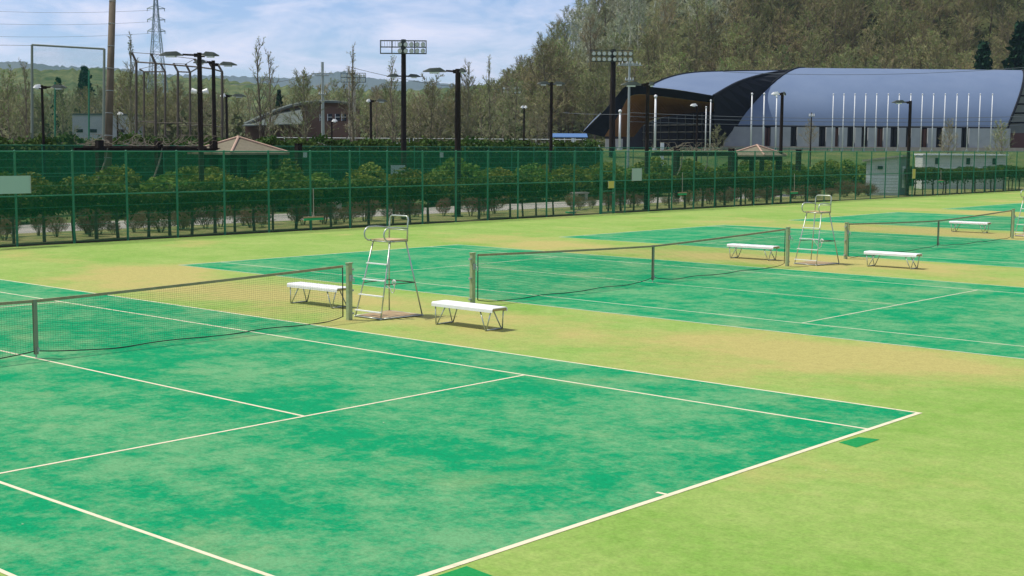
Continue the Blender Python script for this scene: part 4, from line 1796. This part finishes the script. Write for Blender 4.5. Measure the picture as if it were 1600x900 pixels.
b.add([(x0 - .35, -.25, zr0 - .02), (x1 + .12, -.9, zr1 + .02), (x2 + .25, 1.3, zr1 + .02), (x0 + .8, 2.6, zr0 - .02), (x0 - .35, -.25, zr0 + .1), (x1 + .12, -.9, zr1 + .14), (x2 + .25, 1.3, zr1 + .14), (x0 + .8, 2.6, zr0 + .1)],
      [(3, 2, 1, 0), (4, 5, 6, 7), (0, 1, 5, 4), (1, 2, 6, 5), (2, 3, 7, 6), (3, 0, 4, 7)])
b.obj('roof', M['concrete'], r_)
b = MB()
for k in range(6):                            # block courses of the lower wall
    z = .18 + .2 * k
    b.add([(x0 + .02, -.03, z), (x1 - .02, -.63, z), (x1 - .02, -.63, z + .17), (x0 + .02, -.03, z + .17)], [(0, 1, 2, 3)])
b.obj('block_course', M['white'], r_)
b = MB()
xm = x0 + (x1 - x0) * .42
b.box((xm, -.28, zr0 - .42), (.34, .12, .22), math.atan2(-.6, x1 - x0))
b.obj('vent', M['darkwin'], r_)

r_, p = local_root('white_store', 1505, 108, 'long low white building right of the block shed, behind the hedge', 'building')
s = 108 / FPX
b = MB()
zt_ = zat(1500, 243, 108) - p.z
zb_ = zat(1500, 262, 108) - p.z
b.box((0, 1, zt_ / 2), (130 * s, 2, zt_))
b.obj('wall', M['shedwall'], r_)
b = MB()
b.box((0, .9, zt_ + .06), (134 * s, 2.4, .12))
b.box((0, -.06, zb_), (128 * s, .1, .1))
b.obj('roof_edge', M['white'], r_)
for x in (-2.2, .3, 2.4):
    b = MB()
    b.box((x, -.03, zt_ - .45), (.3, .05, .5))
    b.obj('window', M['darkwin'], r_)

# flat-roofed pale building far left
r_, p = local_root('pale_building', 158, 140, 'flat pale grey building behind the foot of the concrete mast', 'building')
h0, h1 = zat(158, 198, 140) - p.z, zat(158, 180, 140) - p.z
b = MB()
b.box((0, 3, h1 / 2), (5.9, 6, h1))
b.obj('wall', M['panel'], r_)
b = MB()
b.box((0, 3, h1 + .08), (6.1, 6.2, .16))
b.obj('roof', M['halllow'], r_)
for k in range(4):
    b = MB()
    b.box((-2.2 + 1.45 * k, -.03, h1 * .5), (.7, .06, .35))
    b.obj('window', M['darkwin'], r_)

# low hall with an arched roof
r_ = tag(empty('low_hall', at(480, 172)), 'low brown hall with an arched grey roof behind the leafless trees', 'hall')
org = r_.location.copy()


def lp(px, py, t):
    return P(px, py, t) - org


arcp = [(383, 193), (405, 183), (430, 172), (455, 164), (480, 159), (505, 157), (530, 158), (562, 163)]
b = MB()
vs_ = []
for px, py in arcp:
    vs_ += [lp(px, py, 172), lp(px - 3, py - 1, 190), lp(px, py + 3.2, 172)]
n = len(arcp)
fs_ = []
for i in range(n - 1):
    fs_ += [(i * 3, (i + 1) * 3, (i + 1) * 3 + 1, i * 3 + 1), (i * 3 + 2, (i + 1) * 3 + 2, (i + 1) * 3, i * 3)]
b.add(vs_, fs_)
b.obj('roof', M['halllow'], r_)
b = MB()
vs_, fs_ = [], []
for px, py in arcp:
    vs_ += [lp(px, py + 3, 173), lp(px, 226, 173)]
for i in range(n - 1):
    fs_.append((i * 2 + 1, (i + 1) * 2 + 1, (i + 1) * 2, i * 2))
b.add(vs_, fs_)
b.obj('gable_wall', M['redrock'], r_)
b = MB()                                     # lean-to roof in front of the left half
b.add([lp(378, 196, 166), lp(474, 193, 166), lp(470, 168, 173), lp(430, 175, 173), lp(384, 193, 173)], [(0, 1, 2, 3, 4)])
b.add([lp(378, 197.5, 166), lp(474, 194.5, 166), lp(474, 193, 166), lp(378, 196, 166)], [(0, 1, 2, 3)])
b.obj('side_roof', M['halllow'], r_)
for px in (500, 512, 524, 534):
    b = MB()
    b.add([lp(px, 189, 172.9), lp(px + 7, 189, 172.9), lp(px + 7, 178, 172.9), lp(px, 178, 172.9)], [(0, 1, 2, 3)])
    f_ = b.obj('window', M['darkwin'], r_)
    b = MB()
    b.tube([tuple(lp(px, 189, 172.8)), tuple(lp(px, 178, 172.8))], .05, 4)
    b.tube([tuple(lp(px, 183, 172.8)), tuple(lp(px + 7, 183, 172.8))], .04, 4)
    b.obj('frame', M['white'], f_)

# ------------------------------------------------------------------ sports hall with curved roofs
T0 = 168.0
O = P(1150, 197, T0)
hall = tag(empty('sports_hall', at(1300, 176)), 'large sports hall with curved blue-grey metal roofs at the foot of the hill', 'sports hall')
HO = hall.location.copy()
zr = zat(1300, 107.5, T0 + 16) - O.z


def vault(th, side, dz=0.0):
    bb_ = 16 * (1 - math.cos(th))
    rake = 11.8 * (min(bb_, 16) / 16) ** .62
    a = rake if side == 0 else 34.0 + rake * .62
    return O + RH * a + FH * bb_ + Vector((0, 0, zr * math.sin(th) * (1 - .012 * side) + dz)) - HO


b = MB()
NT, NA = 22, 12
vs_, fs_ = [], []
for i in range(NT + 1):
    th = math.pi * .96 * i / NT
    for j in range(NA + 1):
        q = vault(th, 0).lerp(vault(th, 1), j / NA)
        vs_.append(q)
for i in range(NT):
    for j in range(NA):
        fs_.append((i * (NA + 1) + j, i * (NA + 1) + j + 1, (i + 1) * (NA + 1) + j + 1, (i + 1) * (NA + 1) + j))
b.add(vs_, fs_)
main_roof = b.obj('main_roof', M['roof'], hall, True)
b = MB()
for side in (0, 1):
    b.tube([vault(math.pi * .5 * i / 14, side) for i in range(15)], .16, 5)
b.tube([vault(0, 0) - Vector((0, 0, .05)), vault(0, 1) - Vector((0, 0, .05))], .16, 5)
b.obj('roof_edge', M['rim'], main_roof)
# long wall: panels and dark recesses
dark = [(1191, 1200), (1231, 1241), (1275, 1286), (1300, 1306), (1319, 1331), (1341, 1351), (1365, 1375), (1386, 1399), (1410, 1418), (1432, 1444), (1457, 1467), (1496, 1508)]
edge = 1127
TW = T0 + .7
zf = O.z - .08
zg = terrain(O.x, O.y) - .3


def wallbox(pa, pb, depth, z0_, z1_, back=0.0):
    la, lb = (pa - 800) / FPX * TW, (pb - 800) / FPX * TW
    base_ = CAM + FH * (TW + back)
    q = []
    for z in (z0_, z1_):
        for l_, d_ in ((la, 0), (lb, 0), (lb, depth), (la, depth)):
            v = base_ + RH * l_ + FH * d_
            q.append(Vector((v.x, v.y, z)) - HO)
    bb2 = MB()
    bb2.add(q, [(3, 2, 1, 0), (4, 5, 6, 7), (0, 1, 5, 4), (1, 2, 6, 5), (2, 3, 7, 6), (3, 0, 4, 7)])
    return bb2


for i, (da, db) in enumerate(dark + [(1572, 1572)]):
    w_ = wallbox(edge + .05, da - .05, .5, zg, zf)
    pn = w_.obj('wall_panel', M['panel'], hall)
    if da < 1570:
        g = wallbox(da, db, .2, zg, zf - .02, .55)
        gw = g.obj('window', M['darkwin'] if i % 3 else M['redbrown'], hall)
        if db - da > 8:
            mu = wallbox((da + db) / 2 - .4, (da + db) / 2 + .4, .1, zg, zf - .03, .43)
            mu.obj('mullion', M['rim'], gw)
    edge = db
b = wallbox(1120, 1640, .1, zg, zg + .8, -.25)
b.obj('plinth', M['concrete'], hall)
# annex wall beyond the right end
b = MB()
an = [P(1566, 232, T0 + 9), P(1690, 232, T0 + 9), P(1690, 100, T0 + 9), P(1566, 118, T0 + 9)]
b.prism([q - HO for q in an], (0, 0, 0), FH * 8)
ax_ = b.obj('annex', M['annex'], hall)
for py in (150, 163, 177, 192):
    b = MB()
    b.tube([tuple(P(1570, py, T0 + 8.95) - HO), tuple(P(1690, py - 2, T0 + 8.95) - HO)], .09, 4)
    b.obj('cladding_joint', M['rim'], ax_)
b = MB()
b.prism([q - HO for q in (P(1580, 232, T0 + 3), P(1690, 232, T0 + 3), P(1690, 207, T0 + 3), P(1580, 208, T0 + 3))], (0, 0, 0), FH * 3)
b.obj('lean_to', M['redbrown'], hall)

# entrance roof: a curved shell between front edge, ridge line and outer arch
def poly(pts, u):
    """smooth point on a list of (px, py, t)"""
    n_ = len(pts) - 1
    q = u * n_
    i = min(n_ - 1, int(q))
    f_ = q - i
    p0_, p1, p2, p3 = pts[max(i - 1, 0)], pts[i], pts[i + 1], pts[min(i + 2, n_)]
    out = []
    for k in range(3):
        a, b_, c_, d_ = p0_[k], p1[k], p2[k], p3[k]
        out.append(.5 * (2 * b_ + (c_ - a) * f_ + (2 * a - 5 * b_ + 4 * c_ - d_) * f_ ** 2 + (3 * b_ - a - 3 * c_ + d_) * f_ ** 3))
    return P(*out) - HO


EL = [(1012, 135.5, 160), (1045, 138.5, 159), (1080, 143.5, 158), (1115, 149.5, 157)]
ER = [(1115, 149.5, 157), (1150, 130, 163), (1185, 118.5, 170), (1220, 112, 177), (1254, 110, T0 + 16)]
ET = [(1012, 135.5, 160), (1042, 122, 165), (1080, 114, 171), (1140, 111.5, 178), (1254, 110, T0 + 16)]
b = MB()
NU, NV = 10, 14
vs_, fs_ = [], []
for v in range(NV + 1):
    fv = v / NV
    for u in range(NU + 1):
        fu = u / NU
        q = poly(ET, fv) * (1 - fu) + poly(ER, fv) * fu
        q += (poly(EL, fu) - (poly(EL, 0) * (1 - fu) + poly(EL, 1) * fu)) * (1 - fv)
        vs_.append(q)
for v in range(NV):
    for u in range(NU):
        fs_.append((v * (NU + 1) + u, v * (NU + 1) + u + 1, (v + 1) * (NU + 1) + u + 1, (v + 1) * (NU + 1) + u))
b.add(vs_, fs_)
er = b.obj('entrance_roof', M['roof'], hall, True)
b = MB()
b.tube([poly(ER, k / 24) for k in range(25)], .17, 6)
b.tube([poly(ET, k / 24) for k in range(25)], .14, 6)
b.obj('roof_edge', M['rim'], er)


def ribbon(A_, B_, n_, name, m_, parent, thick=None):
    vs2, fs2 = [], []
    for k in range(n_ + 1):
        vs2 += [poly(A_, k / n_), poly(B_, k / n_)]
    for k in range(n_):
        fs2.append((k * 2 + 1, k * 2 + 3, k * 2 + 2, k * 2))
    bb2 = MB().add(vs2, fs2)
    if thick:
        off = FH * thick
        m0 = len(vs2)
        vs3 = vs2 + [q + off for q in vs2]
        f3 = list(fs2) + [tuple(i + m0 for i in f_[::-1]) for f_ in fs2]
        for k in range(n_):
            f3.append((k * 2, k * 2 + 2, k * 2 + 2 + m0, k * 2 + m0))
            f3.append((k * 2 + 3, k * 2 + 1, k * 2 + 1 + m0, k * 2 + 3 + m0))
        bb2 = MB().add(vs3, f3)
    return bb2.obj(name, m_, parent)


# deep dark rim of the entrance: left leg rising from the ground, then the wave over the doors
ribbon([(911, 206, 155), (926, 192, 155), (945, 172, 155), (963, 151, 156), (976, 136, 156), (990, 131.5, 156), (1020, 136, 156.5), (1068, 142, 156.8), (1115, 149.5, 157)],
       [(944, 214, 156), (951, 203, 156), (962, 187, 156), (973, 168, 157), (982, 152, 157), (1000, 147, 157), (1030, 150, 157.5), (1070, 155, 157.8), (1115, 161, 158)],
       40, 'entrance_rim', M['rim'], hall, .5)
# lit upper skin of the left leg
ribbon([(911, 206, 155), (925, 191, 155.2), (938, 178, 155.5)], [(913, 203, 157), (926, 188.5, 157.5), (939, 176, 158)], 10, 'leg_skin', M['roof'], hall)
# timber soffit running back to the glazing
ribbon([(944, 213, 156.2), (951, 203, 156.2), (962, 187, 156.4), (973, 168, 157), (983, 152, 157), (1000, 147.5, 157), (1030, 150.5, 157.5), (1070, 155.5, 157.8), (1116, 161, 158)],
       [(990, 214, 170), (994, 209, 170), (1000, 201, 170), (1008, 193, 170), (1020, 187, 170), (1036, 183, 170), (1058, 179, 170), (1086, 176, 170), (1118, 174, 170)],
       40, 'soffit', M['soffit'], hall)
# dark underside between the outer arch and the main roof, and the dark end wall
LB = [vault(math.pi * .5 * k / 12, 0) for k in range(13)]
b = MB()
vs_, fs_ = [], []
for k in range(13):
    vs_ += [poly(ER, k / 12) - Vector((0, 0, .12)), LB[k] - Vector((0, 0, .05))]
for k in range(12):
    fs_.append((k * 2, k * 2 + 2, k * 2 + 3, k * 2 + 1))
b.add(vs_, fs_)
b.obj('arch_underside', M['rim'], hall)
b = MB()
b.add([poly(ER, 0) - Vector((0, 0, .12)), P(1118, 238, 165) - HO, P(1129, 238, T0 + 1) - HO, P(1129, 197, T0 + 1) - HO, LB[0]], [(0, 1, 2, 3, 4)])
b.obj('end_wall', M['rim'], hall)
# glazing under the soffit
b = MB()
b.add([P(946, 240, 171) - HO, P(1130, 240, 171) - HO, P(1130, 170, 171) - HO, P(1060, 176, 171) - HO, P(1000, 195, 171) - HO, P(946, 212, 171) - HO], [(0, 1, 2, 3, 4, 5)])
gl = b.obj('glazing', M['darkwin'], hall)
for px in range(1006, 1120, 13):
    b = MB()
    b.tube([tuple(P(px, 240, 170.8) - HO), tuple(P(px, 186 - (px - 1006) * .1, 170.8) - HO)], .07, 4)
    b.obj('mullion', M['mullion'], gl)
for py in (196, 207, 219):
    b = MB()
    b.tube([tuple(P(1004, py, 170.8) - HO), tuple(P(1122, py - 1, 170.8) - HO)], .06, 4)
    b.obj('transom', M['mullion'], gl)
for px in (946, 962):
    b = MB()
    b.prism([q - HO for q in (P(px, 234, 165), P(px + 11, 234, 165), P(px + 11, 217, 165), P(px, 217, 165))], (0, 0, 0), FH * .3)
    b.obj('entrance_panel', M['panel'], hall)


# flagpoles
def flagpole(px, t, top, r, label, group):
    r2, p = local_root('flagpole', px, t, label, 'flagpole', group)
    h = zat(px, top, t) - p.z
    b = MB()
    b.tube([(0, 0, -.1), (0, 0, h)], [r, r * .75], 8)
    b.obj('shaft', M['white'], r2, True)
    b = MB()
    b.tube([(0, 0, h), (0, 0, h + r), (0, 0, h + r * 2.2), (0, 0, h + r * 3)], [r * .5, r * 1.3, r * 1.3, r * .3], 8)
    b.obj('finial', M['white'], r2, True)
    b = MB()
    b.tube([(0, 0, -.1), (0, 0, .25)], [r * 2.2, r * 1.8], 8)
    b.obj('base', M['galv'], r2)


xs = [1299.5, 1316, 1333, 1350, 1367, 1385, 1402, 1420, 1438, 1455.5, 1473.5, 1492, 1510, 1528, 1547]
nth = ['first', 'second', 'third', 'fourth', 'fifth', 'sixth', 'seventh', 'eighth', 'ninth', 'tenth', 'eleventh', 'twelfth', 'thirteenth', 'fourteenth', 'fifteenth']
for x, w in zip(xs, nth):
    flagpole(x, 150, 149, .06, 'white flagpole before the hall wall, %s from the left in the even row' % w, 'flagpoles in the even row before the hall')
for px, t, top, r, lab in ((968, 140, 177, .13, 'thick white pole under the left leg of the entrance roof'), (1023, 140, 154, .13, 'tall thick white pole in front of the hall entrance'),
                           (1102, 150, 169, .07, 'thin white pole left of the dark hall end wall'), (1109, 152, 159, .08, 'pale pole against the dark hall end wall'),
                           (1173, 150, 149, .09, 'white flagpole left of the brown lamp post before the hall'), (1192, 150, 149, .09, 'white flagpole midway to the brown lamp post before the hall'),
                           (1211.5, 150, 153, .08, 'white flagpole partly hidden by the brown lamp post before the hall')):
    flagpole(px, t, top, r, lab, 'separate poles before the hall')

# ------------------------------------------------------------------ far hills and the air between
def ridge(t, pts, name, depth, m_, jag):
    b = MB()
    vs_, fs_ = [], []
    rg_ = np.random.default_rng(int(t))
    xs_ = np.arange(pts[0][0], pts[-1][0] + 1, 3.5)
    ys_ = np.interp(xs_, [q[0] for q in pts], [q[1] for q in pts]) + rg_.normal(size=len(xs_)) * jag
    for px, py in zip(xs_, ys_):
        q = P(px, py, t)
        f_ = P(px, py, t - depth)
        k = P(px, py, t + depth)
        vs_ += [(f_.x, f_.y, 0), (q.x, q.y, q.z), (k.x, k.y, 0)]
    for i in range(len(xs_) - 1):
        for j in (0, 1):
            fs_.append((i * 3 + j, (i + 1) * 3 + j, (i + 1) * 3 + j + 1, i * 3 + j + 1))
    b.add(vs_, fs_)
    structure(b.obj(name, m_, None, True))


ridge(4300, [(-400, 108), (-100, 100), (0, 96), (40, 97), (100, 104), (180, 106), (260, 116), (330, 118), (400, 120), (440, 122), (480, 119), (520, 113), (545, 112), (575, 121), (620, 127), (660, 126), (720, 132), (800, 136), (1000, 140)], 'far_hills', 700, M['farhill'], 1.0)
ridge(560, [(-300, 108), (0, 107), (60, 108), (90, 110), (130, 108), (160, 106), (230, 116), (300, 121), (340, 122), (380, 128), (440, 134), (520, 142), (640, 140), (700, 138), (760, 134), (900, 140)], 'wooded_ridge', 150, M['ridgewood'], 1.7)

hz = MB()
hc = CAM + FH * 1500
hz.box((hc.x, hc.y, 101), (7400, 7400, 208), AX)
HZ = bpy.data.materials.new('haze_air')
HZ.use_nodes = True
HZ.node_tree.nodes.clear()
vo = HZ.node_tree.nodes.new('ShaderNodeVolumePrincipled')
vo.inputs['Color'].default_value = (.55, .75, 1.0, 1)
vo.inputs['Density'].default_value = .00010
vo.inputs['Anisotropy'].default_value = .2
ou = HZ.node_tree.nodes.new('ShaderNodeOutputMaterial')
HZ.node_tree.links.new(vo.outputs[0], ou.inputs['Volume'])
ho = hz.obj('haze', HZ)
ho['kind'] = 'stuff'
ho['label'] = 'thin pale haze filling the air over the whole place'
